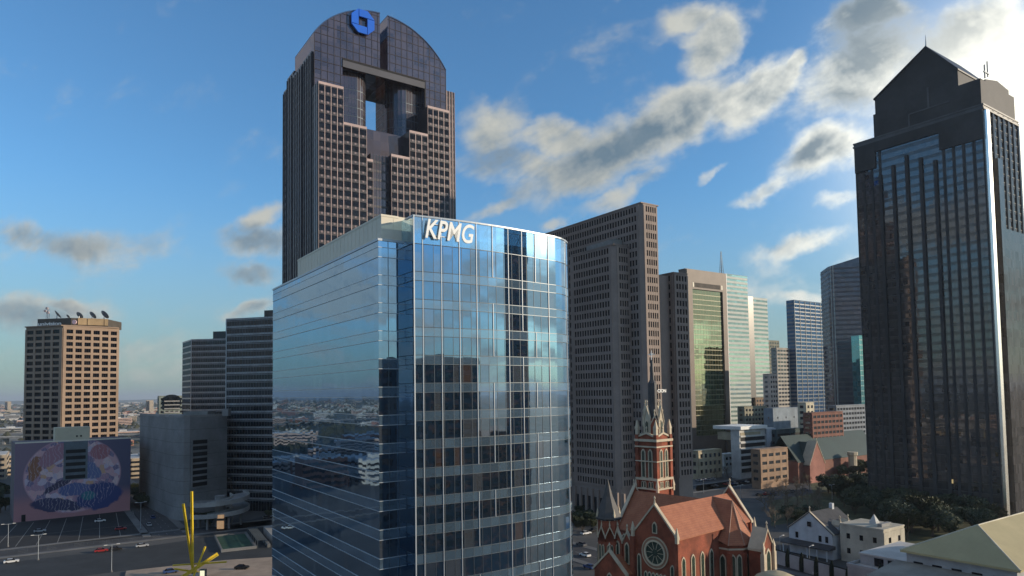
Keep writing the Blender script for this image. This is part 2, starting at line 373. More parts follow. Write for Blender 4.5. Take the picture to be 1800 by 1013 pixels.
# cream penthouse
pc = (-Aw + 1.0, t2 + 1.2); zp = zat(677, 377, K.W(pc)[1]); PL = ext(K.W(pc), K.v, 520, 465)
ph = MB().prism([pc, (1.5, t2 + 1.2), (1.5, t2 + PL), (pc[0], t2 + PL)], zl + .24, zp)
pho = K.part(ph, 'penthouse', M['cream'])
tr = MB()
A_, B_ = (pc[0], t2 + PL), pc
tr.ob(A_, B_, -.05, PL - 1.2, 0, .06, zp - .25, zp + .06); tr.ob(B_, (1.5, t2 + 1.2), -.06, Aw - 1.5, 0, .062, zp - .25, zp + .06)
for i in range(1, 24): tr.ob(A_, B_, i * (PL - 1.2) / 24 - .03, i * (PL - 1.2) / 24 + .03, 0, .03, zl + .5, zp - .3)
for i in range(1, 4): tr.ob(B_, (1.5, t2 + 1.2), i * 2.0 - .03, i * 2.0 + .03, 0, .03, zl + .5, zp - .3)
tr.build('panel_trim', M['cream'], pho)
# curved slab on the right
def curve_pts():
    pts = []
    n = 16
    for i in range(n + 1):
        u = US * i / n; pts.append((u, -1.15 * math.sin(math.pi * min(1, i / n) * .5) ** 1.0 * (i / n) * 0 - .9 * math.sin(math.pi * i / n)))
    r = max(3.5, min(9, K.ue(1005, 450, (0, 6)) - US)); a0 = R(6)
    for i in range(1, 9):
        t = math.pi / 2 * i / 8; pts.append((US + r * math.sin(t), r * (1 - math.cos(t))))
    return pts, r
CP, RR = curve_pts(); DS = 24
slab = CP + [(US + RR, DS), (0, DS)]
K.part(MB().prism(slab, 0, zs - 4.2), 'slab_glass', M['kg'])
# glazed screen above the slab roof
inner = [(p[0] * .985 + .3, p[1] + .35) for p in CP]
sc_ = MB()
for i in range(len(CP) - 1):
    A, B = CP[i], CP[i + 1]; L = math.dist(A, B); sc_.ob(A, B, 0, L, -.12, 0, zs - 4.2, zs)
sc_.ob((0, DS), (0, 0), 0, DS - .1, -.12, 0, zs - 4.2, zs); sc_.ob((US + RR, RR), (US + RR, DS), 0, DS - RR, -.12, 0, zs - 4.2, zs)
scm = bpy.data.materials.new('clear_screen_glass'); scm.use_nodes = True; n_ = NT(scm.node_tree)
a_ = n_.new('ShaderNodeBsdfTransparent'); n_.put(a_.inputs[0], (.62, .78, .86)); b_ = n_.new('ShaderNodeBsdfGlossy'); b_.inputs['Roughness'].default_value = .02; n_.put(b_.inputs[0], (.75, .9, 1)); x_ = n_.new('ShaderNodeMixShader')
x_.inputs[0].default_value = .5; n_.l.new(a_.outputs[0], x_.inputs[1]); n_.l.new(b_.outputs[0], x_.inputs[2]); o_ = n_.new('ShaderNodeOutputMaterial'); n_.l.new(x_.outputs[0], o_.inputs[0])
K.part(sc_, 'parapet_screen', scm)
fr_ = MB()
for i in range(1, 15):
    u = US * i / 15; fr_.bar((u, .9, zs - 4.2), (u, .9, zs - .3), .08); fr_.bar((u, .9, zs - .4), (u, 3.2, zs - 4.1), .07)
for zz_ in (zs - .4, zs - 2.4): fr_.bar((0.3, .9, zz_), (US, .9, zz_), .07)
K.part(fr_, 'screen_frame', M['alu'])
K.part(MB().box(1, US, 4, DS - 3, zs - 4.2, zs - 1.5), 'roof_plant', M['roofg'])
def ribbon(mb, o0, o1, z0, z1, left=True):
    for i in range(len(CP) - 1):
        A, B = CP[i], CP[i + 1]; mb.ob(A, B, 0, math.dist(A, B), o0, o1 + (.001 if i % 2 else 0), z0, z1)
    if left: mb.ob((0, t2), (0, 0), 0.1, t2, o0, o1, z0, z1)
    return mb
z = zs - 4.2; k = 0
while z > 1:
    if k: K.part(ribbon(MB(), 0, .035, z - 1.35, z), 'spandrel', M['ksp'])
    K.part(ribbon(MB(), 0, .07, z - .05, z + .05), 'floor_trim', M['dalu'])
    if k: K.part(ribbon(MB(), 0, .07, z - 1.40, z - 1.31), 'floor_trim', M['dalu'])
    z -= FLH; k += 1
K.part(ribbon(MB(), -.1, .12, zs - .2, zs + .05), 'coping', M['alu'])
rnd = random.Random(3)
xs = [741, 772, 802, 831, 859, 887, 912, 937]
def on_curve(u):
    for i in range(len(CP) - 1):
        if CP[i][0] <= u <= CP[i + 1][0]:
            f = (u - CP[i][0]) / (CP[i + 1][0] - CP[i][0]); return (u, CP[i][1] * (1 - f) + CP[i + 1][1] * f)
    return (u, 0)
us_ = [K.ue(x, 400) for x in xs] + [US]
for j, u in enumerate(us_):
    p = on_curve(u); full = j in (0, 1, 2, 5, 8); runs = [[zs - 4.2 - FLH, zs]]
    z = zs - 4.2 - FLH
    while z > 0:
        if full or rnd.random() < .68:
            if abs(runs[-1][0] - z) < .01: runs[-1][0] = max(0, z - FLH)
            else: runs.append([max(0, z - FLH), z])
        z -= FLH
    for a_, b_ in runs: K.part(MB().box(u - .045, u + .045, p[1] - .14, p[1] + .02, a_, b_), 'mullion', M['alu'])
for i_ in (3, 6, 8):
    t = math.pi / 2 * i_ / 8; x, y = US + RR * math.sin(t), RR * (1 - math.cos(t)); K.part(MB().bar((x, y, 0), (x, y, zs), .13, n=8), 'mullion', M['alu'])
K.part(MB().box(-.09, .08, -.14, .0, 0, zs), 'corner_fin', M['alu'])
jn = MB()
for i in range(1, int(US / 1.53)): 
    p = on_curve(i * 1.53); jn.box(p[0] - .025, p[0] + .025, p[1] - .05, p[1] + .02, 0, zs - 4.3)
K.part(jn, 'pane_joint', M['dalu'])
# lettering standing off the parapet
lp = at(742, 421, 100); u0 = K.ue(743, 415); u1 = K.ue(829, 425); zb = K.z(745, 419, (u0, 0)) - .1; lw = u1 - u0
me = text_mesh('KPMG', 1, .11, .25, .014, 1.04); xsx = [v.co.x for v in me.vertices]; ysx = [v.co.y for v in me.vertices]
W0, H0 = max(xsx) - min(xsx), max(ysx) - min(ysx); hh = 2.95
for v in me.vertices:
    x, y, zc = v.co; v.co = (u0 + (x - min(xsx)) / W0 * lw, -.75 - zc, zb + (y - min(ysx)) / H0 * hh)
me.materials.append(mat('white_sign_face', (.85, .86, .84), .4, 0, .03)); link('sign_letters', me, K.root)
br = MB(); br.box(u0 + .4, u1 - .4, -.6, -.25, zb + .5, zb + .62); br.box(u0 + .4, u1 - .4, -.6, -.25, zb + 2.2, zb + 2.32); K.part(br, 'sign_bracket', M['alu'])

# ================================================================== arched skyscraper behind
O = at(560, 143, 282)
C = Tower('skyscraper', 'tall brown arched skyscraper with a hole through its top and a blue octagonal emblem', 'skyscraper', O, FA)
ux = lambda x, y, v=0: C.ue(x, y, (0, v))
AV = 6.0; uL = C.ue(552, 100, (0, AV)); uR = C.ue(784, 150, (0, AV)); AT = 27
W_ = C.ue(790, 250)
zA = C.z(560, 143); uc = (uL + uR) / 2
DV = ext(C.W((0, 0)), C.v, 498, 250)
zsp = zat(552, 57, C.W((uL, AV))[1]); zap = 231.5
wcol = [(0, ux(604, 180), zA), (ux(604, 180), ux(645, 230), C.z(606, 205)), (ux(645, 230), ux(656, 265), C.z(650, 262)), (ux(688, 272), ux(720, 272), C.z(700, 272, (34, 0))),
        (ux(720, 240), ux(752, 240), C.z(736, 231, (44, 0))), (ux(752, 200), W_, C.z(775, 190, (56, 0)))]
bodyz = 172
b = MB(); b.box(.0, W_, AV, DV - 3, 0, bodyz); C.part(b, 'shaft', M['chgl'])
for i, (a, e, zt) in enumerate(wcol):
    nn = (4, 3, 1, 3, 3, 4)[i]; g = MB().box(a + (.02 if i else 0), e - .02, .4, AV + 4, 0, zt); C.part(g, 'wing', M['chgr'])
    nf = 46; z0 = zt - 46 * 4.0
    C.facade((a, .4), (e, .4), z0 if z0 > 0 else 0.5, zt - .8, nn, int(round((zt - .8 - max(z0, .5)) / 4.0)), M['chwh'], ww=.905, wh=.62, m0=.0, m1=.0, pro=.34, span=[mat('black_rose_spandrel', (.035, .028, .032), .4, 0, .25, .2, spec=.6), mat('grey_stone_block', (.25, .19, .20), .5)], name='granite_fins', blocks=True)
    C.part(MB().box(a - .02, e + .02, .05, .42, zt - .8, zt + .3), 'wing_cap', M['chwh'])
# central recess glass
C.part(MB().box(wcol[2][1], wcol[3][0], 3.0, AV + 1, 0, C.z(672, 272, (28, 3))), 'recess_glass', M['chgl'])
C.curtain((wcol[2][1], 3.0), (wcol[3][0], 3.0), 0, C.z(672, 272, (28, 3)), 4.0, 1.5, M['chsp'], M['dalu'], sp_h=1.0)
# the arched upper slab with its opening
ou0, ou1 = C.ue(602, 130, (0, AV)), C.ue(746, 170, (0, AV)); zoT = zat(602, 118, C.W((ou0, AV))[1]); zoB = 170
zlT = zat(602, 104, C.W((ou0, AV))[1])
hw = (uR - uL) / 2; rise = zap - zsp
Rr = (hw * hw + rise * rise) / (2 * rise); cz = zap - Rr
arc = lambda u: cz + math.sqrt(max(0, Rr * Rr - (u - uc) ** 2))
sl = 1.9                                       # half width of the slot in the crown
zslot = zlT + .2
def ext_uv(mb, prof, v0, v1): return mb.extr(prof, lambda p, t: (p[0], t, p[1]), v0, v1)
crown = MB()
def seg(a, b_, n): return [(a + (b_ - a) * i / n, arc(a + (b_ - a) * i / n)) for i in range(n + 1)]
ext_uv(crown, [(uL, zoT)] + [(uc - sl, zoT)] + seg(uc - sl, uL, 16), AV, AV + AT)
ext_uv(crown, [(uc + sl, zoT), (uR, zoT)] + seg(uR, uc + sl, 16), AV, AV + AT)
crown.box(uc - sl, uc + sl, AV + .01, AV + AT - .01, zoT + .01, zslot)
crown.box(uL, ou0, AV + .01, AV + AT - .01, bodyz, zoT); crown.box(ou1, uR, AV + .01, AV + AT - .01, bodyz, zoT)
cr = C.part(crown, 'arched_crown', M['chgl'])
gr = MB()
def col_top(u): return arc(u) - .1
nu = 22
for i in range(nu + 1):
    u = uL + .15 + (uR - uL - .3) * i / nu
    if abs(u - uc) < sl: continue
    zb_ = (zlT + .3) if ou0 - .5 < u < ou1 + .5 else bodyz
    gr.box(u - .11, u + .11, AV - .16, AV, zb_, col_top(u))
zq = bodyz + 2
while zq < zap - 1:
    if zq > zsp: du = math.sqrt(max(0, Rr * Rr - (zq - cz) ** 2)) - .3; a, e = uc - du, uc + du
    else: a, e = uL, uR
    segs = [(a, uc - sl - .1), (uc + sl + .1, e)] if zq > zlT else [(a, ou0), (ou1, e)]
    for p, q in segs:
        if q > p: gr.box(p, q, AV - .13, AV + .0, zq - .12, zq + .12)
    zq += 4.0
gr.build('glazing_bars', mat('bronze_bar', (.05, .04, .045), .45, .3), cr)
lid = MB()
for i in range(32):
    a = uL + (uR - uL) * i / 32; e = uL + (uR - uL) * (i + 1) / 32
    if a < uc - sl < e: e = uc - sl
    if a < uc + sl < e: a = uc + sl
    if uc - sl - .01 < (a + e) / 2 < uc + sl + .01: continue
    lid.extr([(a, arc(a) + .01), (e, arc(e) + .01), (e, arc(e) + .5), (a, arc(a) + .5)], lambda p, t: (p[0], t, p[1]), AV - .3, AV + AT)
lid.build('curved_roof', mat('blue_grey_roof_metal', (.07, .12, .22), .35, .5), cr)
# lintel bands over the opening
lt = MB(); lt.box(ou0, uc + 0, AV - .5, AV, zlT - 3.6, zlT - .6); lt.box(uc, ou1, AV - .52, AV, zlT - 3.6, zlT - .6); C.part(lt, 'lintel', M['chlt'])
lt = MB(); lt.box(ou0, ou1 + .6, AV - .35, AV, zlT - .5, zlT + .3); lt.box(ou0, ou1, AV - .3, AV, zoT - .1, zoT + .6); lt.box(ou1, ou1 + .6, AV - .35, AV, bodyz, zlT - .5); C.part(lt, 'reveal', M['blk'])
# round glazed bays standing in the opening
for (px0, px1, nm) in ((600, 650, 1), (688, 744, 2)):
    vv = AV + 3; a = C.ue(px0, 180, (0, vv)); e = C.ue(px1, 200, (0, vv)); rb = (e - a) / 2
    if nm == 1: prof = [(a - 1, vv + 1), (e - rb * .9, vv)] + [(e - rb * .9 + rb * .9 * math.sin(t), vv + rb * .9 * (1 - math.cos(t))) for t in [math.pi / 2 * i / 6 for i in range(1, 7)]] + [(e, vv + 18), (a - 1, vv + 18)]
    else: prof = [(e + 1, vv + 18), (a, vv + 18), (a, vv + rb * .9)] + [(a + rb * .9 * (1 - math.sin(t)), vv + rb * .9 * (1 - math.cos(t))) for t in [math.pi / 2 * (1 - i / 6) for i in range(1, 7)]] + [(e + 1, vv + 1)]
    by = C.part(MB().prism(prof, bodyz - 12, zoT - .02), 'round_bay', M['chgl'])
    rb_ = MB()
    for i in range(len(prof) - 1):
        A, B = prof[i], prof[i + 1]; L = math.dist(A, B)
        for t in range(int(L / 1.5) + 1): rb_.ob(A, B, t * 1.5, min(L, t * 1.5 + .14), 0, .08, bodyz - 12, zoT - .3)
        for zz_ in range(0, 9): rb_.ob(A, B, 0, L, 0, .06, bodyz - 10 + zz_ * 4, bodyz - 9.7 + zz_ * 4)
    rb_.build('glazing_bars', M['dalu'], by)
C.part(MB().box(ou0, ou1, AV + .2, AV + AT - 1, bodyz, bodyz + 4.5), 'sky_lobby_sill', M['chgl'])
# side blocks stepping back along the left, and the back right one
for v0, v1, zt, o in ((8, 20, zat(545, 97, C.W((0, 12))[1]), .5), (20, 33, zat(525, 122, C.W((0, 25))[1]), .9), (33, DV - 8, zat(515, 122, C.W((0, 36))[1]) - 2, .5), (DV - 8, DV, zat(500, 163, C.W((0, DV))[1]), 0)):
    C.part(MB().box(-o, 6 - o * .5, v0, v1, 0, zt), 'side_bay', M['chgr'])
    C.curtain((-o, v1), (-o, v0), 0, zt - 1, 4.0, 3.0, M['chsp'], M['chlt'], sp_h=1.4, mp=.35, mw=.35)
C.part(MB().box(-.3, .4, .4, 8, 0, zA), 'side_bay', M['chgr'])
C.curtain((-.3, 8), (-.3, .5), 0, zA, 4.0, 2.5, M['chsp'], M['dalu'], sp_h=1.2)
C.part(MB().box(W_ - 3, C.ue(799, 200, (0, 22)) , 22, 36, 0, zat(792, 160, C.W((W_, 30))[1])), 'side_bay', M['chgr'])
C.curtain((W_ - 3, 22), (C.ue(799, 200, (0, 22)), 22), 20, zat(792, 160, C.W((W_, 30))[1]), 4.0, 1.6, M['chsp'], M['chwh'], mp=.3, mw=.3)
C.windows(M['blgl'], off=.12)
# octagonal emblem
ec = C.W((0, 0)); eu = C.ue(636, 40, (0, AV)); ez = zat(636, 41, C.W((eu, AV))[1]); er = (C.ue(656, 40, (0, AV)) - C.ue(616, 40, (0, AV))) / 2 * 1.0
em = MB(); c_ = .42; s_i = .34; g_ = .05
pc_ = [(-s_i - .0, 1), (c_, 1), (1, c_), (1, s_i + g_), (-s_i, s_i + g_)]
lit_ = mat('bright_blue_sign_face', (.008, .12, .62), .35, 0, .05, spec=.5)
for q in range(4):
    t = -math.pi / 2 * q; prof = [(eu + er * (x * math.cos(t) - y * math.sin(t)), ez + er * (x * math.sin(t) + y * math.cos(t))) for x, y in pc_]
    ext_uv(em, prof, AV - 1.6, AV - .7)
eo = C.part(em, 'emblem', lit_)
MB().bar((eu, AV - .75, ez + er * .7), (eu, AV, ez + er * .7), .2).bar((eu, AV - .75, ez - er * .7), (eu, AV, ez - er * .7), .2).build('bracket', M['dalu'], eo)

# ================================================================== dark granite tower on the right
O = at(1738, 400, 290)
T = Tower('skyscraper', 'dark grey granite skyscraper at the right edge with a gabled top and a short spike', 'skyscraper', O, FA)
TV = T.ve(1508, 400); TU = T.ue(1796, 400) + 1
TU = max(TU, 34)
zc = T.z(1733, 187); z1 = 191.0; gr_ = mat('dark_grey_granite', (.065, .064, .066), .6, 0, .22, .05, spec=.15); tg = glass('smoke_tower_glass', (.46, .45, .45), .19, (.036, .034, .034), pane=(1.8, 1.8, 3.9), wob=.012, dvar=.6)
trim_ = mat('grey_granite_trim', (.09, .09, .092), .5)
T.part(MB().box(0, TU, 0, TV, 0, zc), 'shaft', tg)
# left face: granite piers, recessed flutes in the middle, thin floor bands
g = MB(); Lf = TV
A, B = (0, TV), (0, 0)
def yv(px, py=400): return TV - T.ve(px, py)
fl_a, fl_b = yv(1552), yv(1650)
edges = [0, 5, 10, fl_a - 3, fl_a] 
n_p = 14
for i in range(n_p + 1):
    t = TV * i / n_p
    if fl_a < t < fl_b: continue
    g.ob(A, B, max(0, t - .6), min(TV, t + .6), 0, .22, 0, zc)
for i in range(5):
    t = fl_a + (fl_b - fl_a) * i / 4; g.ob(A, B, t - .7, t + .7, 0, .9, 0, zc - 18 + 3 * (2 - abs(i - 2)))
T.part(g, 'pier', gr_)
g = MB()
z = 2
while z < zc - 2: g.ob(A, B, 0, TV, 0, .08, z, z + 1.3); g.ob((0, 0), (TU, 0), 4, TU, 0, .10, z, z + 1.3); z += 3.9
T.part(g, 'spandrel', glass('polished_dark_spandrel', (.40, .38, .37), .11, (.050, .046, .044), pane=(1.8, 1.8, 3.9), wob=.012, dvar=.4, rough=.08))
g = MB()
z = 2
while z < zc - 2: g.ob(A, B, 0, TV, 0, .16, z + 1.3, z + 1.42); g.ob((0, 0), (TU, 0), 4, TU, 0, .16, z + 1.3, z + 1.42); z += 3.9
T.part(g, 'floor_trim', trim_)
g = MB(); g.ob(A, B, 0, fl_a - 2, 0, .7, zc - 14, zc - 1.2); g.ob(A, B, fl_b + 2, TV, 0, .7, zc - 14, zc - 1.2); g.ob(A, B, fl_a - 2, fl_b + 2, 0, .65, zc - 6, zc - 1.2); T.part(g, 'upper_panel', gr_)
# right face: pale glossy strip added for sun glare on the corner glass, then piers
pol = glass('polished_corner_metal', (.95, .92, .86), .80, (.3, .3, .28), rough=.25, wob=.0)
T.part(MB().box(.5, 3.4, -1.3, 0, 0, zc - 1.5), 'corner_strip', pol)
g = MB()
for i in range(1, 7):
    u = 4 + (TU - 4) * i / 6; g.box(u - .8, u + .8, -.5, 0, 0, zc)
T.part(g, 'pier', MATS['polished_dark_spandrel']); g = MB(); g.box(7, 12, -2.2, 0, 0, zc - 22); g.box(14, TU + 1, -1.2, 0, 0, zc - 52); T.part(g, 'projecting_bay', tg)
# cornice and stepped gabled top
g = MB(); g.box(-.6, TU + .6, -.6, TV + .6, zc - 1.2, zc - .4); g.box(-.3, TU + .3, -.3, TV + .3, zc - .4, zc + .5); g.box(-.55, TU + .55, -.55, TV + .55, zc + .5, zc + 1.2); T.part(g, 'cornice', trim_)
v0_, v1_ = T.ve(1727, 160), T.ve(1534, 200)
T.part(MB().box(.4, TU - .4, .5, v1_, zc + 1.2, z1), 'attic', gr_)
va, vb = T.ve(1683, 140), T.ve(1536, 165); vm = T.ve(1627, 90); ze = zat(1683, 122, T.W((0, va))[1]); zx = zat(1627, 83, T.W((0, vm))[1])
g = MB(); g.extr([(va, z1 - 1), (vb, z1 - 1), (vb, ze), (vm, zx), (va, ze)], lambda p, t: (t, p[0], p[1]), .6, TU - .6)
T.part(g, 'gable_block', gr_)
g = MB()
for p, q in (((va - .4, ze - .3), (vm, zx)), ((vm, zx), (vb + .4, ze - .3))):
    g.extr([p, q, (q[0], q[1] + .7), (p[0], p[1] + .7)], lambda p_, t: (t, p_[0], p_[1]), .0, TU - .2)
T.part(g, 'gable_roof', mat('dark_slate_roof', (.035, .037, .045), .5))
g = MB(); ua, ub, um = 6, TU - 6, TU / 2; zr = zat(1733, 131, T.W((0, 0))[1])
g.extr([(ua, z1 - 1), (ub, z1 - 1), (ub, z1 + 2), (um, zr + 2), (ua, z1 + 1)], lambda p, t: (p[0], t, p[1]), .6, va)
T.part(g, 'gable_block', gr_)
# raised frame on the attic face
g = MB(); vq = vm; g.box(.15, .4, vm - 9, vm + 9, z1 - 6, z1 - 5.4); g.box(.15, .4, vm - .4, vm + .4, z1 - 5.4, z1 + 4); g.box(.15, .4, vm + 8.4, vm + 9, z1 - 13, z1 - 6); T.part(g, 'relief_frame', trim_)
T.part(MB().bar((.6, vm, zx), (.6, vm, zat(1626, 62, T.W((.6, vm))[1])), .45, .1, n=8), 'spike', M['white'])
fr_ = MB(); fr_.box(2, 2.5, -.9, -.4, z1, z1 + 6); fr_.box(1, 6, -1, -.5, z1 + 2.4, z1 + 2.9); fr_.bar((7, 0, z1 + 2), (7, 0, z1 + 9), .25); T.part(fr_, 'roof_rail', M['dalu'])
# small lit windows seen low on the face
lm = mat('lit_office_glass', (.6, .5, .25), .4, em=((1.0, .72, .30, 1), .35))
T.part(MB().ob(A, B, yv(1671, 850), yv(1676, 850), .02, .6, zat(1671, 853, 300), zat(1671, 846, 300)), 'lit_window', lm)
# ================================================================== stepped tower with punched windows (right of the glass tower)
SJ = mat('warm_grey_precast', (.30, .24, .21), .75, 0, .12, .06)
O = at(1130, 500, 292); S = Tower('office_tower', 'stepped brown-grey office tower with rows of small narrow windows behind the cathedral spire', 'office tower', O, FA)
zS = S.z(1128, 357); FH = 3.9
SV = S.ve(935, 420); SU = S.ue(1160, 500); vb0 = S.ve(1107, 500); w2 = -S.ue(1080, 500, (0, vb0)); z2 = S.z(1080, 430, (-w2, vb0)); SV2 = ext(S.W((-w2, vb0)), S.v, 985, 500)
S.part(MB().prism([(1.2, 0), (SU - 1.2, 0), (SU, 1.2), (SU, SV), (0, SV), (0, 1.2)], 0, zS), 'tall_block', SJ)
S.part(MB().prism([(-w2 + 1.5, vb0), (0, vb0), (0, SV2), (-w2, SV2), (-w2, vb0 + 1.5)], 0, z2), 'middle_block', SJ)
cu = S.ue(1187, 600, (0, 6)); cr_ = ext(S.W((cu, 6)), S.u, 1211, 600); z3 = S.z(1187, 480, (cu, 6))
S.part(MB().box(cu, cu + cr_, 6, 34, 0, z3), 'low_block', SJ); S.part(MB().box(SU, cu, 9, 30, 0, z3 - 1), 'link', SJ)
base = 14.0
def sj(A, B, ztop, nc, top=3): 
    nr = int((ztop - base) / FH); z0 = ztop - nr * FH
    S.facade(A, B, z0, ztop - .6, nc, nr, SJ, ww=.62, wh=.64, m0=2.2 if nc > 6 else 1.0, m1=1.2 if nc > 6 else .6, pro=.4, sill=.26, name='precast_grid')
def ncol(A, B, e=3.4): return int((math.dist(A, B) - e) / 1.75)
sj((1.2, 0), (SU - 1.0, 0), zS, 5)
sj((0, SV), (0, 1.2), zS, ncol((0, SV), (0, 1.2)))
sj((-w2, SV2), (-w2, vb0 + 1.5), z2, ncol((-w2, SV2), (-w2, vb0)))
sj((-w2 + 1.5, vb0), (-.4, vb0), z2, 4)
sj((cu, 6), (cu + cr_, 6), z3, 4); sj((cu, 34), (cu, 6.4), z3, ncol((cu, 34), (cu, 6.4)))
S.windows(M['blgl'], off=.05)
cp = MB(); cp.box(-.2, SU + .2, -.2, SV, zS, zS + .5); cp.box(-w2 - .2, -.1, vb0 - .2, SV2, z2, z2 + .5); cp.box(cu - .2, cu + cr_ + .2, 5.8, 34, z3, z3 + .5); S.part(cp, 'coping', SJ)
S.part(MB().box(-w2 + 3, -1.2, vb0 + 3, SV2 - 8, z2 + .5, z2 + 3.5), 'roof_plant', M['roofg'])
cl = MB()
for i in range(9): cl.ob((-w2, SV2), (-w2, vb0), i * 4, i * 4 + 1.3, .0, .9, 0, base)
S.part(cl, 'colonnade', SJ)
g = MB().box(-w2 - .02, -w2 + .5, vb0 + .5, SV2 - 1, 0, base - 3.5); S.part(g, 'lobby_glass', M['dgl'])
me = text_mesh('CION', 1, .1, 0, .03); ux0 = S.ue(1153, 690); zt_ = S.z(1156, 690); xs_ = max(v.co.x for v in me.vertices)
uw = S.ue(1168, 690) - S.ue(1153, 690)
for v in me.vertices: x, y, q = v.co; v.co = (S.ue(1153, 690) + x / xs_ * uw, -.9 - q, zt_ + y * 1.9)
me.materials.append(MATS['white_sign_face']); link('sign_letters', me, S.root)

# ================================================================== generic tower in the street grid
def block(name, label, cat, pxc, ytop, Y, pxl, pxr, wall, pane, fh=3.9, cw=3.0, ww=.6, wh=.5, group=None, phi=FA, dv=None, pro=.3, limit=100, skipL=False, body='block', roof=True, z0=0.0, span=None, yq=650, m0=.6, wl='window', split=1, nol=False):
    o = at(pxc, yq, Y); t = Tower(name, label, cat, o, phi, group); zt = t.z(pxc, ytop)
    U = t.ue(pxr, yq); V = max(6, t.ve(pxl, yq))
    t.part(MB().box(0, U, 0, V, z0, zt), body, wall)
    nr = max(1, int((zt - z0 - 1) / fh)); a = zt - .6 - nr * fh
    if pane:
        t.facade((0, 0), (U, 0), a, zt - .6, max(1, int((U - 2 * m0) / cw)), nr, wall, ww, wh, pro=pro, span=span, m0=m0, m1=m0, split=split)
        if not skipL: t.facade((0, V), (0, 0), a, zt - .6, max(1, int((V - 2 * m0) / cw)), nr, wall, ww, wh, pro=pro, span=span, m0=m0, m1=m0, split=split)
        if not nol: t.windows(pane, off=.06, limit=limit, name=wl)
    if roof:
        t.part(MB().box(-pro, U + .1, -pro, V, zt, zt + .5), 'coping', wall)
    t.U, t.V, t.zt = U, V, zt
    return t

# gold mirror tower
BR = mat('brown_granite', (.14, .105, .085), .55, 0, .12); GG = glass('gold_mirror_glass', (.52, .54, .38), .58, (.04, .04, .015), pane=(3, 3, 3.9), wob=.010, wave=.006, dvar=.3)
t = block('office_tower', 'gold mirror glass tower set in a brown frame right of the stepped tower', 'office tower', 1208, 473, 520, 1196, 1277, BR, None, yq=600)
ga, gb = t.ue(1217, 600), t.ue(1270, 600); gz = t.z(1217, 507)
t.part(MB().box(ga, gb, -.3, 0, 22, gz), 'gold_glass', GG)
t.curtain((ga, -.3), (gb, -.3), 22, gz, 3.9, 3.2, None, mat('gold_bar', (.20, .19, .12), .5, .2), mp=.1, mw=.1)
g = MB(); z = 22
while z < gz: g.box(ga, gb, -.38, -.3, z, z + .5); z += 3.9
t.part(g, 'floor_trim', MATS['gold_bar'])
g = MB(); g.box(0, ga, -1.6, 0, 0, t.zt); g.box(gb, t.U, -1.6, 0, 0, t.zt); g.box(ga, gb, -1.58, 0, gz, t.zt); t.part(g, 'stone_frame', BR)
g = MB()
for i in range(22): g.box(ga + 2.5 + i * (gb - ga - 5) / 22, ga + 2.5 + (i + .55) * (gb - ga - 5) / 22, -1.7, -1.6, gz + 1.5, gz + 5)
t.part(g, 'louvre', M['blk'])
for x in (ga + .2, gb - 1.8): t.part(MB().box(x, x + 1.6, -1.75, -1.6, gz + 1.5, gz + 5), 'vent_panel', M['cream'])

# silver banded tower with antenna, two blocks
SB = mat('silver_band', (.40, .44, .42), .6, 0, .08, .2); GR = glass('green_window_glass', (.62, .76, .72), .45, (.05, .08, .08), pane=(3, 3, 3.9), wob=.01)
o = at(1279, 600, 600); t = Tower('office_tower', 'silver banded office tower with a lattice antenna on its roof', 'office tower', o, FA)
U1 = t.ue(1317, 600); U2 = t.ue(1323, 600, (0, 4)); U3 = t.ue(1351, 600, (0, 4)); V1 = t.ve(1270, 600); za = t.z(1280, 481); zb = t.z(1330, 522, (U2, 4))
t.part(MB().box(0, U1, 0, V1, 0, za), 'tall_block', GR); t.part(MB().box(U1, U2, 2, V1, 0, zb), 'dark_core', M['chgr']); t.part(MB().box(U2, U3, 4, V1, 0, zb), 'low_block', GR)
def bands(t, A, B, z0, z1, fh=3.9, h=2.0, m=None, o=.25, name='spandrel'):
    g = MB(); z = z0; L = math.dist(A, B)
    while z < z1: g.ob(A, B, 0, L, 0, o, z, min(z + h, z1)); z += fh
    t.part(g, name, m)
bands(t, (0, 0), (U1, 0), 0, za, m=SB); bands(t, (0, V1), (0, 0), 0, za, m=mat('blue_grey_band', (.16, .22, .28), .4)); bands(t, (U2, 4), (U3, 4), 0, zb, m=SB)
t.part(MB().box(-.3, .9, -.35, .2, 0, za), 'corner_strip', M['white'])
an = MB(); ax = 1.0; zt_ = t.z(1276, 440)
for i, j in ((-1, -1), (1, -1), (1, 1), (-1, 1)): an.bar((ax + i * 1.3, 5 + j * 1.3, za), (ax + i * .25, 5 + j * .25, zt_), .22, .12, 5)
for q in range(8):
    f = q / 8; r = 1.3 * (1 - f) + .25 * f; z = za + (zt_ - za) * f
    for i, j, k, l in ((-1, -1, 1, -1), (1, -1, 1, 1), (1, 1, -1, 1), (-1, 1, -1, -1)): an.bar((ax + i * r, 5 + j * r, z), (ax + k * r * .8, 5 + l * r * .8, z + (zt_ - za) / 9), .1, n=4)
t.part(an, 'antenna', mat('steel_blue_metal', (.22, .27, .32), .4, .5))

block('apartment_tower', 'narrow olive-grey apartment tower between the silver tower and the blue striped tower', 'apartment tower', 1353, 599, 760, 1350, 1371, mat('olive_precast', (.25, .25, .2), .8), M['dgl'], cw=4, dv=20, limit=60)
block('apartment_tower', 'beige balcony-banded apartment tower just left of the blue striped tower', 'apartment tower', 1366, 612, 690, 1364, 1388, mat('beige_precast', (.42, .38, .33), .8), M['dgl'], cw=5, ww=.85, dv=20, limit=60)
block('apartment_block', 'small white and pink apartment block at the foot of the beige tower', 'apartment block', 1352, 658, 560, 1350, 1366, mat('pale_pink_render', (.62, .52, .46), .8), M['dgl'], cw=3, dv=14, limit=60)

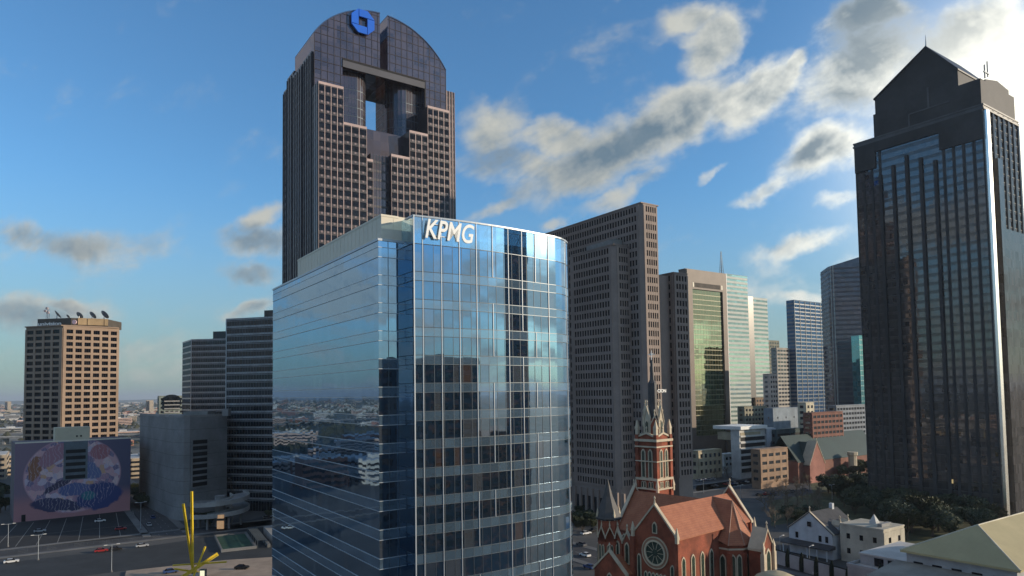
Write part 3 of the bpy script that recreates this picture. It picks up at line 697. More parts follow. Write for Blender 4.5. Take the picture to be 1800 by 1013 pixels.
# blue tower with white vertical stripes
BG = glass('deep_blue_glass', (.22, .34, .52), .10, (.02, .045, .09), pane=(3, 3, 3.9), wob=.008)
t = block('office_tower', 'dark blue glass tower with thin white vertical stripes near the right of the skyline', 'office tower', 1399, 528, 700, 1385, 1462, BG, None, yq=620)
for i in range(8):
    u = t.U * i / 7; t.part(MB().box(u - .2, u + .2, -.4, 0, 0, t.zt), 'stripe', MATS['silver_band'])
bands(t, (0, 0), (t.U, 0), 0, t.zt, h=1.2, m=mat('blue_spandrel', (.03, .055, .10), .4), o=.1)
bands(t, (0, t.V), (0, 0), 0, t.zt, h=1.8, m=mat('grey_spandrel', (.2, .2, .22), .5), o=.15)

# tower with a curved glass crown
O = at(1462, 600, 560); t = Tower('office_tower', 'tall grey-violet banded tower with rounded left corner, directly left of the dark granite tower', 'office tower', O, -R(12))
U = t.ue(1530, 600); V = 30; zt = t.z(1462, 468); zt2 = zt + 6
vg = glass('violet_grey_glass', (.40, .40, .46), .15, (.05, .05, .065), pane=(3, 3, 3.9), wob=.012)
pr = [(4, 0), (U, 0), (U, V), (0, V), (0, 4), (.6, 1.6), (1.8, .5)]
t.part(MB().prism(pr, 0, [zt + .8, zt2 + 2, zt2 + 2, zt, zt, zt, zt]), 'shaft', vg)
g = MB(); z = 3
while z < zt - 2:
    for A, B in (((0, V), (0, 4)), ((0, 4), (.6, 1.6)), ((.6, 1.6), (1.8, .5)), ((1.8, .5), (4, 0)), ((4, 0), (U, 0))): g.ob(A, B, 0, math.dist(A, B), 0, .15, z, z + 1.5)
    z += 3.9
t.part(g, 'spandrel', mat('violet_grey_spandrel', (.10, .095, .11), .5))
for x in (1.2, 3.0): t.part(MB().bar((x, .1 if x > 2 else .9, 0), (x, .1 if x > 2 else .9, zt), .35, n=6), 'corner_mullion', SB)

tealg = glass('teal_glass', (.30, .60, .64), .4, (.03, .10, .11), pane=(3, 3, 3.9), wob=.01)
t = block('office_tower', 'teal glass tower sliver visible against the left edge of the dark granite tower', 'office tower', 1512, 591, 520, 1504, 1545, tealg, None, dv=18)
bands(t, (0, 0), (t.U, 0), 0, t.zt, h=.6, m=mat('teal_bar', (.10, .25, .26), .4), o=.08); t.curtain((0, 0), (t.U, 0), 0, t.zt, 3.9, 3, None, MATS['teal_bar'], mp=.12)

# ================================================================== left side towers
# tan tower with rooftop dishes
UO = at(110, 650, 400); UR_ = at(208.5, 650, 420); UL_ = at(44.5, 650, 407)
U_ = Tower('office_tower', 'tan gridded office tower with satellite dishes on its roof at the far left', 'office tower', UO, 0)
rel = lambda p, o: (p.x - o.x, p.y - o.y)
a, b_ = rel(UR_, UO), rel(UL_, UO); zu = zat(110, 573, 400)
back = (a[0] - 26, a[1] + 34); backl = (b_[0] - 8, b_[1] + 36)
UM = mat('tan_precast', (.36, .26, .19), .8, 0, .12, .08); UG = mat('tan_grey_precast', (.30, .26, .22), .8, 0, .12, .08)
U_.part(MB().prism([(0, 0), a, back, backl, b_], 0, zu), 'block', UM)
nr = 26; zq = zu - 1.6 - 26 * 3.68
U_.facade((0, 0), a, zq, zu - 1.4, 6, nr, UM, ww=.72, wh=.62, m0=.9, m1=.7, pro=.6, sill=.2, split=3, name='precast_grid')
U_.facade(b_, (0, 0), zq, zu - 1.4, 4, nr, UM, ww=.76, wh=.62, m0=.6, m1=1.4, pro=.6, sill=.2, split=3, name='precast_grid')
U_.windows(M['blgl'], off=.08)
U_.part(MB().prism([(-.8, -.8), (a[0] + .3, a[1] - .8), back, backl, (b_[0] - .4, b_[1] - .8)], zu, zu + .6), 'coping', UM)
pe = [at(x, 565, Y) for x, Y in ((125, 408), (190, 418))]; pe = [rel(p, UO) for p in pe]; pl_ = rel(at(66, 565, 412), UO); zpn = zat(125, 559, 408)
pent = [pe[0], pe[1], (pe[1][0] - 2, pe[1][1] + 18), (pl_[0] + 3, pl_[1] + 18), pl_]
pn = U_.part(MB().prism(pent, zu + .6, zpn), 'penthouse', mat('dark_brown_cladding', (.09, .075, .06), .7))
g = MB()
L = math.dist(pe[0], pe[1])
for q0, q1 in ((.18, .42), (.44, .88), (.90, 1.0)): g.ob(pe[0], pe[1], L * q0, L * q1, 0, .5, zu + 1.6, zpn + .1)
g.build('tan_panel', mat('tan_cladding', (.42, .30, .17), .7), pn)
MB().bar((pe[0][0] + (pe[1][0] - pe[0][0]) * .1, pe[0][1] - .2 + (pe[1][1] - pe[0][1]) * .1, (zu + zpn) / 2 + .3), (pe[0][0] + (pe[1][0] - pe[0][0]) * .1, pe[0][1] - .8 + (pe[1][1] - pe[0][1]) * .1, (zu + zpn) / 2 + .3), 1.3, n=16).build('round_sign', mat('pink_white_sign', (.7, .5, .55), .5), pn)
me = text_mesh('univision', 1, .08, 0, .02); mx_ = max(v.co.x for v in me.vertices); Lq = math.dist(pl_, pe[0]); dxx, dyy = (pe[0][0] - pl_[0]) / Lq, (pe[0][1] - pl_[1]) / Lq
for v in me.vertices:
    x, y, q = v.co; tt = .6 + x / mx_ * (Lq - 7); v.co = (pl_[0] + dxx * tt + dyy * (.4 + q), pl_[1] + dyy * tt - dxx * (.4 + q), zu + 1.5 + y * 3.0)
me.materials.append(MATS['white_sign_face']); link('sign_letters', me, pn)
def dish(px, Y, s, lab, tilt=0, dz=0.2):
    p = at(px, 560, Y); rt = empty('satellite_dish', lab, 'satellite dish', (p.x, p.y, zpn + dz), R(tilt), 'satellite dishes on the tan tower roof')
    prof = [(0.01, 0)] + [(s * k / 5, s * .22 * (k / 5) ** 2) for k in range(1, 6)] + [(s * k / 5 + (.05 if k == 5 else 0), s * .22 * (k / 5) ** 2 + .08) for k in range(5, 0, -1)] + [(.01, .1)]
    dm = MB().lathe(prof, 14).mesh('reflector', mat('dish_grey', (.33, .33, .34), .5, .2)); o_ = link('reflector', dm, rt, (0, 0, s * 1.0)); o_.rotation_euler = (R(52), 0, R(150))
    MB().bar((0, 0, 0), (0, 0, s * 1.0), .22).bar((-.8, 0, 0), (0, 0, s * .7), .12).bar((.8, 0, 0), (0, 0, s * .7), .12).build('mount', M['alu'], rt)
    v = Vector((0, 0, 1)); v.rotate(o_.rotation_euler); MB().bar(Vector((0, 0, s)), Vector((0, 0, s)) + v * s * .75, .08).build('feed_arm', M['alu'], rt)
dish(100, 416, 2.8, 'leftmost large tilted satellite dish on the tan tower roof', -20)
dish(119, 414, 1.3, 'smallest satellite dish on the tan tower roof, right of the leftmost dish', 0)
dish(139, 418, 2.3, 'middle satellite dish on the tan tower roof, above the round pink sign', 10)
dish(162, 420, 2.5, 'second satellite dish from the right on the tan tower roof', 0)
dish(183, 422, 2.9, 'rightmost satellite dish, at the right end of the tan tower roof', 0)
ap = at(84, 560, 414); ar = empty('antenna_mast', 'short lattice mast with pale drum antennas at the left of the tan tower roof', 'antenna', (ap.x, ap.y, zpn))
g = MB()
for i, j in ((-.7, -.7), (.7, -.7), (.7, .7), (-.7, .7)): g.bar((i, j, 0), (i * .5, j * .5, 7.5), .12, n=4)
for q in range(5): g.bar((-.65, -.65, q * 1.5), (.6, -.6, q * 1.5 + 1.3), .07, n=4).bar((.65, .65, q * 1.5), (-.6, .6, q * 1.5 + 1.3), .07, n=4)
g.build('lattice', M['alu'], ar)
for dx_, dz_ in ((.2, 6.6), (-.8, 5), (.9, 4)): MB().bar((dx_, -.9, dz_), (dx_, -1.6, dz_), .75, n=12).build('drum_antenna', mat('pale_drum', (.6, .5, .5), .5), ar)

# two dark banded towers
DG = glass('dark_band_glass', (.26, .30, .36), .10, (.007, .009, .013), pane=(1.6, 1.6, 3.9), wob=.006, wave=.003)
DB = mat('dim_grey_band', (.33, .34, .36), .4, .2, .15, .3)
def banded(label, p0, Y0, p1, Y1, ytop, sidep, sideY, fh, depth, boxpx, ybox):
    A = at(p0, 650, Y0); B = at(p1, 650, Y1); t = Tower('office_tower', label, 'office tower', A, 0)
    b = rel(B, A); s_ = rel(at(sidep, 650, sideY), A); zt = zat(p0, ytop, Y0); dx_, dy_ = b[0] / math.hypot(*b), b[1] / math.hypot(*b); n = (-dy_, dx_)
    bk = (b[0] + n[0] * depth, b[1] + n[1] * depth); sk = (s_[0] + 8, s_[1] + depth * .4)
    t.part(MB().prism([(0, 0), b, bk, sk, s_], 0, zt), 'block', DG)
    g = MB(); z = zt - .8; L = math.hypot(*b)
    while z > 2:
        g.ob((0, 0), b, 0, L, 0, .12, z - .0, z + .95); g.ob(s_, (0, 0), 0, math.hypot(*s_), 0, .12, z, z + .95); g.ob((0, 0), b, 0, L, 0, .10, z - .62, z - .42); z -= fh
    t.part(g, 'spandrel', DB)
    g = MB(); n_ = int(L / 1.6)
    for i in range(n_ + 1): g.ob((0, 0), b, max(0, i * L / n_ - .05), min(L, i * L / n_ + .05), 0, .15, 0, zt)
    t.part(g, 'mullion_grid', M['dalu'])
    t.part(MB().ob((0, 0), b, -.1, .3, 0, .3, 0, zt), 'corner_trim', M['alu'])
    q0 = rel(at(boxpx, 650, (Y0 + Y1) / 2 + 4), A); zz_ = zat(boxpx, ybox, (Y0 + Y1) / 2 + 4)
    t.part(MB().prism([q0, (q0[0] + dx_ * 11, q0[1] + dy_ * 11), (q0[0] + dx_ * 11 + n[0] * 9, q0[1] + dy_ * 11 + n[1] * 9), (q0[0] + n[0] * 9, q0[1] + n[1] * 9)], zt, zz_), 'stair_head', DG)
    return t
banded('taller dark glass tower with grey floor bands directly left of the blue glass tower', 397.5, 350, 500, 341, 561, 396.5, 372, 3.95, 42, 464, 546)
banded('lower dark glass tower with grey floor bands beside its taller twin', 336, 455, 398, 452, 597, 320.5, 478, 3.9, 24, 374, 583)

# concrete garage with curved corner and spiral ramp
CN = mat('board_marked_concrete', (.24, .24, .245), .85, 0, .22, .05, bump=.2)
pts = [(245, 378), (296, 330), (304, 325), (313, 322), (323, 321), (333, 322), (399, 341)]
GA = at(296, 800, 330); gt = Tower('parking_garage', 'grey concrete parking garage with curved corner and dark slot openings', 'parking garage', GA, 0)
gp = [rel(at(x, 820, Y), GA) for x, Y in pts]; zg = zat(300, 734, 326)
gp2 = gp + [(gp[-1][0] - 16, gp[-1][1] + 32), (gp[0][0] - 2, gp[0][1] + 22)]
gt.part(MB().prism(gp2, 0, zg), 'concrete_shell', CN)
g = MB()
for i in range(len(gp) - 1): g.ob(gp[i], gp[i + 1], 0, math.dist(gp[i], gp[i + 1]), -.4, .15, zg, zg + 1.1)
gt.part(g, 'parapet', mat('pale_concrete', (.33, .32, .31), .85))
A, B = gp[-2], gp[-1]; LL_ = math.dist(A, B)
def gx(px): 
    Q = ext((GA.x + A[0], GA.y + A[1]), ((B[0] - A[0]) / LL_, (B[1] - A[1]) / LL_), px, 810); return Q
s0, s1 = gx(338), gx(364); zt_, zb_ = zat(350, 773, 327), zat(350, 858, 327); n7 = 8
for i in range(n7):
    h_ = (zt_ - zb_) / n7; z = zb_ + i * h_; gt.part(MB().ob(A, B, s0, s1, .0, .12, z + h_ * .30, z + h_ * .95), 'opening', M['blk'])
    gt.part(MB().ob(A, B, s0 - .2, s1 + .2, 0, .6, z, z + h_ * .28), 'ledge', CN)
gt.part(MB().ob(A, B, s0 - .5, s0, 0, .4, zb_, zt_ + .5), 'jamb', CN)
jt = MB()
for i in range(len(gp) - 1):
    for z in range(6, int(zg), 6): jt.ob(gp[i], gp[i + 1], 0, math.dist(gp[i], gp[i + 1]), 0, .03, z, z + .12)
gt.part(jt, 'pour_joint', mat('dark_joint', (.09, .09, .09), .9))
pp = gt.part(MB().box(4, 16, 6, 14, zg, zg + 2.5), 'roof_unit', M['roofg']); gt.part(MB().box(24, 27, 4, 7, zg + .01, zg + 3.6), 'roof_unit', CN)
# spiral ramp in front of it
rc = at(387, 880, 306); rp = Tower('spiral_ramp', 'round spiral concrete car ramp at the foot of the concrete garage', 'car ramp', rc, 0)
g = MB(); g2 = MB(); g3 = MB(); n = 56; Ri, Ro = 5.2, 12.0
for i in range(n):
    t0, t1 = [R(-200) + R(620) * q / n for q in (i, i + 1)]; z0 = 4.2 + 8.6 * i / n; zz1 = 4.2 + 8.6 * (i + 1) / n
    def rr(r, t): return (r * math.cos(t) * 1.0, r * math.sin(t))
    def wall(mb, ra, rb_, lo, hi): 
        q = [rr(ra, t0), rr(rb_, t0), rr(rb_, t1), rr(ra, t1)]
        mb.add([(*q[0], z0 + lo), (*q[1], z0 + lo), (*q[2], zz1 + lo), (*q[3], zz1 + lo), (*q[0], z0 + hi), (*q[1], z0 + hi), (*q[2], zz1 + hi), (*q[3], zz1 + hi)], [(0, 3, 2, 1), (4, 5, 6, 7), (0, 1, 5, 4), (1, 2, 6, 5), (2, 3, 7, 6), (3, 0, 4, 7)])
    wall(g2, Ri, Ro, 0, .4); wall(g, Ro, Ro + .3, -.4, 1.5); wall(g3, Ri - .3, Ri, -.4, 1.3)
rp.part(g2, 'ramp_deck', CN); rp.part(g, 'outer_parapet', MATS['pale_concrete']); rp.part(g3, 'inner_parapet', MATS['pale_concrete'])
rp.part(MB().lathe([(2.2, 0), (2.2, 13.5)], 16), 'ramp_core', CN)
for k in range(6): t_ = k * math.pi / 3 + .3; rp.part(MB().bar((8.6 * math.cos(t_), 8.6 * math.sin(t_), 0), (8.6 * math.cos(t_), 8.6 * math.sin(t_), 4.4), .5, n=8), 'column', CN)
rp.part(MB().box(3.6, 6.4, -11.6, -10.9, 5.4, 6.9), 'lit_panel', mat('warm_lit_panel', (.7, .45, .25), .5, em=((1, .55, .25, 1), .25)))  # glowing panels added in place of sunlight on the ramp core
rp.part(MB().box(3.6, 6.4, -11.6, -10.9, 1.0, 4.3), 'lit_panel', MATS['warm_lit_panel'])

# round-arched block far behind
t = block('office_building', 'grey-green office block with rounded top in the distance behind the concrete garage', 'office building', 280, 697, 620, 278, 325, mat('grey_green_precast', (.20, .23, .21), .8), M['dgl'], cw=3.4, limit=40, dv=20)
g = MB(); Um = t.U / 2; g.extr([(t.U * .2, t.zt - 12)] + [(Um + t.U * .36 * math.cos(math.pi - math.pi * i / 12), t.zt - 4 + 5.5 * math.sin(math.pi * i / 12)) for i in range(13)] + [(t.U * .8, t.zt - 12)], lambda p, q: (p[0], q, p[1]), -1.2, 6); t.part(g, 'arched_bay', DG)
g = MB()
for i in range(6): g.box(t.U * .2, t.U * .8, -1.35, -1.2, t.zt - 22 + i * 3.4, t.zt - 21 + i * 3.4)
t.part(g, 'balcony', MATS['pale_concrete'])

# ================================================================== mural building
P0 = at(25, 850, 322); P1 = at(229, 850, 352); A = (0, 0); B = rel(P1, P0); Lm = math.hypot(*B); mz = zat(120, 776, 336)
MT = Tower('mural_building', 'windowless building covered by a huge pink and dark blue abstract mural', 'building', P0, math.atan2(B[1], B[0]))
mm_ = bpy.data.materials.new('painted_mural'); mm_.use_nodes = True; n = NT(mm_.node_tree)
bs = n.new('ShaderNodeBsdfPrincipled'); oo = n.new('ShaderNodeOutputMaterial'); n.l.new(bs.outputs[0], oo.inputs[0]); bs.inputs['Roughness'].default_value = .85
tx = n.new('ShaderNodeTexCoord').outputs['Object']; sp_ = n.new('ShaderNodeSeparateXYZ'); n.put(sp_.inputs[0], tx)
X_, Z_ = sp_.outputs[0], sp_.outputs[2]
wr = n.vec('SCALE', n.vec('SUBTRACT', n.noise(tx, .16, 4, .6, out=1), (.5, .5, .5)), scale=5.0); tw = n.vec('ADD', tx, wr)
def ell(cx, cz, rx, rz, ang=0, v=None, soft=.08):
    mp = n.new('ShaderNodeMapping', vector_type='TEXTURE'); n.put(mp.inputs[0], v or tx); mp.inputs['Location'].default_value = (cx, 0, cz); mp.inputs['Rotation'].default_value = (0, R(ang), 0); mp.inputs['Scale'].default_value = (rx, 1e4, rz)
    return n.mr(n.vec('LENGTH', mp.outputs[0]), 1 + soft, 1 - soft)
c = n.mix(n.mr(X_, 0, Lm), (.22, .16, .22), (.10, .10, .17))
c = n.mix(n.mr(Z_, 14, 6), c, (.42, .21, .23))
c = n.mix(ell(Lm * .49, mz * .55, Lm * .42, mz * .50, 0, tx, .02), c, (.50, .30, .36))
vo = n.new('ShaderNodeTexVoronoi', feature='F1'); n.put(vo.inputs['Vector'], tw); vo.inputs['Scale'].default_value = .42
inside = ell(Lm * .49, mz * .55, Lm * .41, mz * .49, 0, tx, .02)
pal = n.new('ShaderNodeValToRGB'); cr__ = pal.color_ramp; cr__.interpolation = 'CONSTANT'
sep = n.new('ShaderNodeSeparateColor'); n.put(sep.inputs[0], vo.outputs['Color']); n.put(pal.inputs[0], sep.outputs[0])
for i, (q, cc_) in enumerate(((0, (.62, .38, .42)), (.25, (.40, .24, .33)), (.42, (.70, .54, .56)), (.60, (.18, .16, .28)), (.75, (.55, .48, .60)), (.88, (.60, .36, .22)))):
    e = cr__.elements[i] if i < 2 else cr__.elements.new(q); e.position = q; e.color = (*cc_, 1)
c = n.mix(n.math('MULTIPLY', inside, .92), c, pal.outputs[0])
c = n.mix(ell(Lm * .44, mz * .50, 12, 1.6, -32, tw), c, (.06, .05, .10))
c = n.mix(ell(Lm * .36, mz * .17, 11, 3.0, 8, tw), c, (.05, .05, .12))
c = n.mix(ell(Lm * .72, mz * .24, 10, 6, -10, tw), c, (.04, .06, .20))
c = n.mix(ell(Lm * .62, mz * .60, 6, 4, 20, tw), c, (.13, .17, .34)); c = n.mix(ell(Lm * .50, mz * .36, 7, 3, 0, tw), c, (.10, .13, .30))
c = n.mix(ell(Lm * .62, mz * .26, 3, 2.2), c, (.04, .18, .24)); c = n.mix(ell(Lm * .72, mz * .84, 4.2, 3.8), c, (.38, .16, .19))
c = n.mix(ell(Lm * .16, mz * .66, 2.6, 6, 10, tw), c, (.28, .13, .08)); c = n.mix(ell(Lm * .33, mz * .84, 8, 3.4, -35, tw), c, (.36, .19, .25))
ln = n.new('ShaderNodeTexWave', wave_type='BANDS'); n.put(ln.inputs['Vector'], tw); ln.inputs['Scale'].default_value = .22; ln.inputs['Distortion'].default_value = 9; ln.inputs['Detail'].default_value = 3
c = n.mix(n.math('MULTIPLY', n.mr(ln.outputs['Fac'], .90, .97), n.math('MULTIPLY', inside, .6)), c, (.45, .40, .46))
n.put(bs.inputs['Base Color'], c)
MW = mat('purple_grey_render', (.16, .14, .16), .85)
MT.part(MB().box(0, Lm, .5, 34, 0, mz - .2), 'building_block', MW)
MT.part(MB().box(0, Lm, 0, .5, 0, mz), 'mural_wall', mm_)
MT.part(MB().box(.0, Lm, .5, 1.2, mz - .2, mz + .6), 'parapet', M['cream'])
l0, l1 = [ext(MT.W((0, 0)), MT.u, x, 800) for x in (113, 153)]; lt0, lt1 = zat(130, 841, 338), zat(130, 785, 338)
MT.part(MB().box(l0 - .3, l1 + .3, -.12, 0, lt0 - .5, mz - .05), 'louvre_surround', mat('blue_grey_render', (.14, .18, .21), .8))
for i in range(5):
    z = lt0 + (lt1 - lt0) * i / 5; MT.part(MB().box(l0 + .6, l1 - .6, -.2, -.1, z, z + (lt1 - lt0) / 5 * .55), 'louvre', M['blk'])
q0, q1 = [ext(MT.W((0, 3)), MT.u, x, 765) for x in (97, 158)]; zq = zat(130, 751, 340)
pt = MT.part(MB().box(q0, q1, 3, 12, mz - .19, zq), 'penthouse', mat('sunlit_cream_render', (.62, .56, .42), .8, 0, .08))
for x in (.62, .74): MB().bar((q0 + (q1 - q0) * x, 3.0, mz + 2.3), (q0 + (q1 - q0) * x, 2.8, mz + 2.3), .45, n=8).build('vent', M['blk'], pt)
MT.part(MB().box(3, 4.6, -.15, 0, 0.0, 3.2), 'door', M['blk'])
# ================================================================== cathedral
BRK = mat('red_brick', (.29, .078, .042), .85, 0, .38, .22, bump=.3); CRM = mat('cream_stone', (.56, .48, .36), .8, 0, .12, .3); SLT = mat('dark_slate', (.06, .06, .065), .6, 0, .2, .5)
m_ = bpy.data.materials.new('red_roof_tiles'); m_.use_nodes = True; n = NT(m_.node_tree); b = n.new('ShaderNodeBsdfPrincipled'); o = n.new('ShaderNodeOutputMaterial'); n.l.new(b.outputs[0], o.inputs[0]); b.inputs['Roughness'].default_value = .7
tt = n.new('ShaderNodeTexCoord').outputs['Object']; sz = n.new('ShaderNodeSeparateXYZ'); n.put(sz.inputs[0], tt)
row = n.math('FRACT', n.math('MULTIPLY', sz.outputs[2], 2.2)); c = n.mix(n.mr(n.noise(tt, .5, 6, .7), .3, .7), (.30, .095, .042), (.40, .145, .07)); c = n.mix(n.mr(n.noise(tt, 3.2, 3, .6), .5, .75, 0, .6), c, (.20, .06, .045)); c = n.mix(n.mr(row, .82, .97, 0, .6), c, (.12, .04, .03)); n.put(b.inputs['Base Color'], c)
RT = m_; LG = mat('leaded_glass', (.035, .06, .045), .25, 0, .3, 1.2, spec=.7)
Q = Tower('cathedral', 'red brick gothic cathedral with cream stone trim, a tall belfry and an orange-red tiled roof', 'cathedral', (52, 182), R(42))
def arch_poly(t, w, z0, z1, n=5):
    zs_ = z1 - w * .9; pts = [(t - w / 2, z0), (t + w / 2, z0)]
    for i in range(n + 1): a = R(62) * i / n; pts.append((t - w / 2 + w * (math.cos(a) - (1 - 1) ) - 0 if False else t + w / 2 - w * (1 - math.cos(a)) * (.5 / (1 - math.cos(R(62)))), zs_ + (z1 - zs_) * math.sin(a) / math.sin(R(62))))
    for i in range(n - 1, -1, -1): a = R(62) * i / n; pts.append((t - w / 2 + w * (1 - math.cos(a)) * (.5 / (1 - math.cos(R(62)))), zs_ + (z1 - zs_) * math.sin(a) / math.sin(R(62))))
    return pts
def facemap(A, B):
    L = math.dist(A, B); dx_, dy_ = (B[0] - A[0]) / L, (B[1] - A[1]) / L
    return lambda p, o: (A[0] + dx_ * p[0] + dy_ * o, A[1] + dy_ * p[0] - dx_ * o, p[1])
def lancet(T_, A, B, t, w, z0, z1, o=0.0, fr=.28, glass_=None):
    f = facemap(A, B); P_ = MB().extr(arch_poly(t, w + 2 * fr, z0 - fr, z1 + fr * 1.5), f, o - .05, o + .22); fo = T_.part(P_, 'lancet_window', CRM)
    MB().extr(arch_poly(t, w, z0, z1), f, o + .1, o + .26).build('leaded_pane', glass_ or LG, fo)
def gable_wall(T_, A, B, z0, ze, za, th=.6, m=None, cop=True, name='gable_wall', over=.35):
    f = facemap(A, B); L = math.dist(A, B)
    w_ = T_.part(MB().extr([(0, z0), (L, z0), (L, ze), (L / 2, za), (0, ze)], f, -th, 0), name, m or BRK)
    if cop:
        g = MB()
        for p, q in (((-over, ze - over * .8), (L / 2, za)), ((L / 2, za), (L + over, ze - over * .8))):
            g.extr([(p[0], p[1]), (q[0], q[1]), (q[0], q[1] + .55), (p[0], p[1] + .55)], f, -th - .1, .25)
        g.build('coping', CRM, w_); fp = f((L / 2, za + .4), -.1); MB().lathe([(.28, fp[2]), (.12, fp[2] + 1.1), (.3, fp[2] + 1.3), (.05, fp[2] + 1.9)], 6, fp[:2]).build('finial', CRM, w_)
    return w_
def roof(T_, axis, a0, a1, c, hw, ze, zr, name='tiled_roof', ov=.4, th=.3, m=None, side=0):
    """two slopes along an axis"""
    f = (lambda p, t: (p[0], t, p[1])) if axis == 'v' else (lambda p, t: (t, p[0], p[1]))
    k = (zr - ze) / hw
    for s in (-1, 1):
        if side and s != side: continue
        g = MB().extr([(c, zr), (c + s * (hw + ov), ze - ov * k), (c + s * (hw + ov), ze - ov * k + th), (c, zr + th)], f, a0, a1); T_.part(g, name, m or RT)
def pinn(T_, x, y, z, s=1.0, h=3.2, m=None):
    T_.part(MB().box(x - .35 * s, x + .35 * s, y - .35 * s, y + .35 * s, z, z + h * .4).lathe([(.62 * s, z + h * .4), (.08, z + h)], 4, (x, y), R(45)), 'pinnacle', m or CRM)
# nave
Q.part(MB().box(-8, 8, -5, 25, 0, 18.5), 'nave_wall', BRK); roof(Q, 'v', -1, 25, 0, 8, 18.6, 27.9)
gable_wall(Q, (8.2, 25.5), (-8.2, 25.5), 0, 18.9, 29.2)
# transept with the rose window, pointing left
Q.part(MB().box(-24.2, 9, -5.6, 5.6, 0, 22.0), 'transept_wall', BRK); roof(Q, 'u', -24.4, 9.4, 0, 5.8, 22.4, 28.7)
RF = ((-24.7, 6.1), (-24.7, -6.1)); gw = gable_wall(Q, *RF, 0, 22.5, 29.6)
gable_wall(Q, (9.6, -6.1), (9.6, 6.1), 0, 22.0, 30.6)
# right-hand chancel with shallow upper and steep lower slopes
AP = [(-5.8, -5), (-5.8, -8.2), (-3, -10.6), (2.0, -10.6), (4.5, -8.2), (4.5, -5)]
Q.part(MB().prism(AP, 0, 18.5), 'chancel_wall', BRK)
ch = MB(); top_ = [(.6, 0, 28.9), (1.0, -5.6, 28.3)]; eav = [(-6.3, -3, 20.2), (-6.3, -8.4, 18.4), (-3.2, -11.1, 18.4), (2.2, -11.1, 18.4), (5.0, -8.4, 18.4), (5.0, -3, 20.2)]
ch.add(top_ + eav, [(0, 1, 3, 2), (1, 4, 3), (1, 5, 4), (1, 6, 5), (0, 7, 6, 1), (2, 3, 4, 5, 6, 7)]); Q.part(ch, 'apse_roof', RT)
rd = MB()
for a_, b_ in ((top_[0], top_[1]), (top_[1], eav[1]), (top_[1], eav[2]), (top_[1], eav[3]), (top_[1], eav[4])): rd.bar(a_, b_, .12, n=5)
Q.part(rd, 'ridge_tiles', mat('pale_ridge_tile', (.42, .25, .18), .7))
for t in (2.5, 6.5, 10.5, 14.5): lancet(Q, (-24.2, -5.6), (-6, -5.6), t, 1.2, 11, 17.5)
lancet(Q, AP[0], AP[1], 1.6, 1.2, 10, 15.6)
for t in (1.0, 2.6): lancet(Q, AP[1], AP[2], t, .9, 9.5, 15.8)
for t in (1.2, 3.7): lancet(Q, AP[2], AP[3], t, 1.3, 8, 15.8)
for t in (.9, 2.4): lancet(Q, AP[3], AP[4], t, .9, 9, 15.8)
for p_ in AP[1:5]: Q.part(MB().box(p_[0] - .5, p_[0] + .5, p_[1] - .7, p_[1] + .3, 0, 16.5), 'buttress', BRK)
g = MB()
for A_, B_ in zip(AP[:-1], AP[1:]): g.ob(A_, B_, 0, math.dist(A_, B_), 0, .2, 17.2, 17.6); g.ob(A_, B_, 0, math.dist(A_, B_), 0, .22, 8.2, 8.5)
Q.part(g, 'string_course', CRM)
# gabled porch turret catching the sun
px_, py_ = -2.2, -15.2
gable_wall(Q, (px_, py_), (px_ + 5.2, py_), 0, 17.6, 22.2, th=3.6, m=BRK, name='porch_gable'); lancet(Q, (px_, py_), (px_ + 5.2, py_), 2.6, 1.7, 8.5, 17.2, fr=.45)
for x in (px_, px_ + 5.2): Q.part(MB().box(x - .5, x + .5, py_ - .7, py_ + .3, 0, 16.8), 'buttress', CRM); pinn(Q, x, py_ - .2, 16.8, 1, 3.0)
pinn(Q, px_ + 5.4, -10.4, 18.5, 1.1, 6)
# rose window and arcades on the left gable
f = facemap(*RF); cx_, cz_ = 6.1, 18.4
def ring(r0, r1, o0, o1, n=36, m=CRM, name='rose_ring', par=None, sx=1.0):
    g = MB(); 
    for i in range(n):
        a, b_ = 2 * math.pi * i / n, 2 * math.pi * (i + 1) / n
        q = [(cx_ + r * math.cos(t), cz_ + r * math.sin(t)) for r, t in ((r0, a), (r1, a), (r1, b_), (r0, b_))]
        g.extr(q, f, o0, o1)
    return g.build(name, m, par or Q.root)
rw = Q.part(MB().extr([(cx_ + 2.75 * math.cos(2 * math.pi * i / 32), cz_ + 2.75 * math.sin(2 * math.pi * i / 32)) for i in range(32)], f, .02, .16), 'rose_window', LG)
ring(2.65, 3.05, 0, .45, par=rw); ring(3.05, 3.6, 0, .3, m=mat('brown_stone', (.30, .17, .11), .8), par=rw); ring(3.6, 3.8, 0, .4, par=rw)
g = MB()
for i in range(10):
    a = 2 * math.pi * i / 10; p, q = f((cx_ + .8 * math.cos(a), cz_ + .8 * math.sin(a)), .2), f((cx_ + 2.6 * math.cos(a), cz_ + 2.6 * math.sin(a)), .2); g.bar(p, q, .06, n=4)
g.build('tracery', CRM, rw)
for t in (3.2, 4.3, 5.4, 6.5, 7.6, 8.7): lancet(Q, *RF, t, .6, 6.5, 13.4, fr=.22)
for t in (1.3, 10.9): lancet(Q, *RF, t, .7, 8, 17.2 if t < 5 else 16, fr=.25)
lancet(Q, *RF, 6.1, .9, 23.2, 25.4, fr=.25)
for y in (6.4, -6.4): Q.part(MB().box(-25.6, -24.3, y - .6, y + .6, 0, 21.5), 'buttress', BRK); pinn(Q, -25, y, 21.5, 1.0, 3.6)
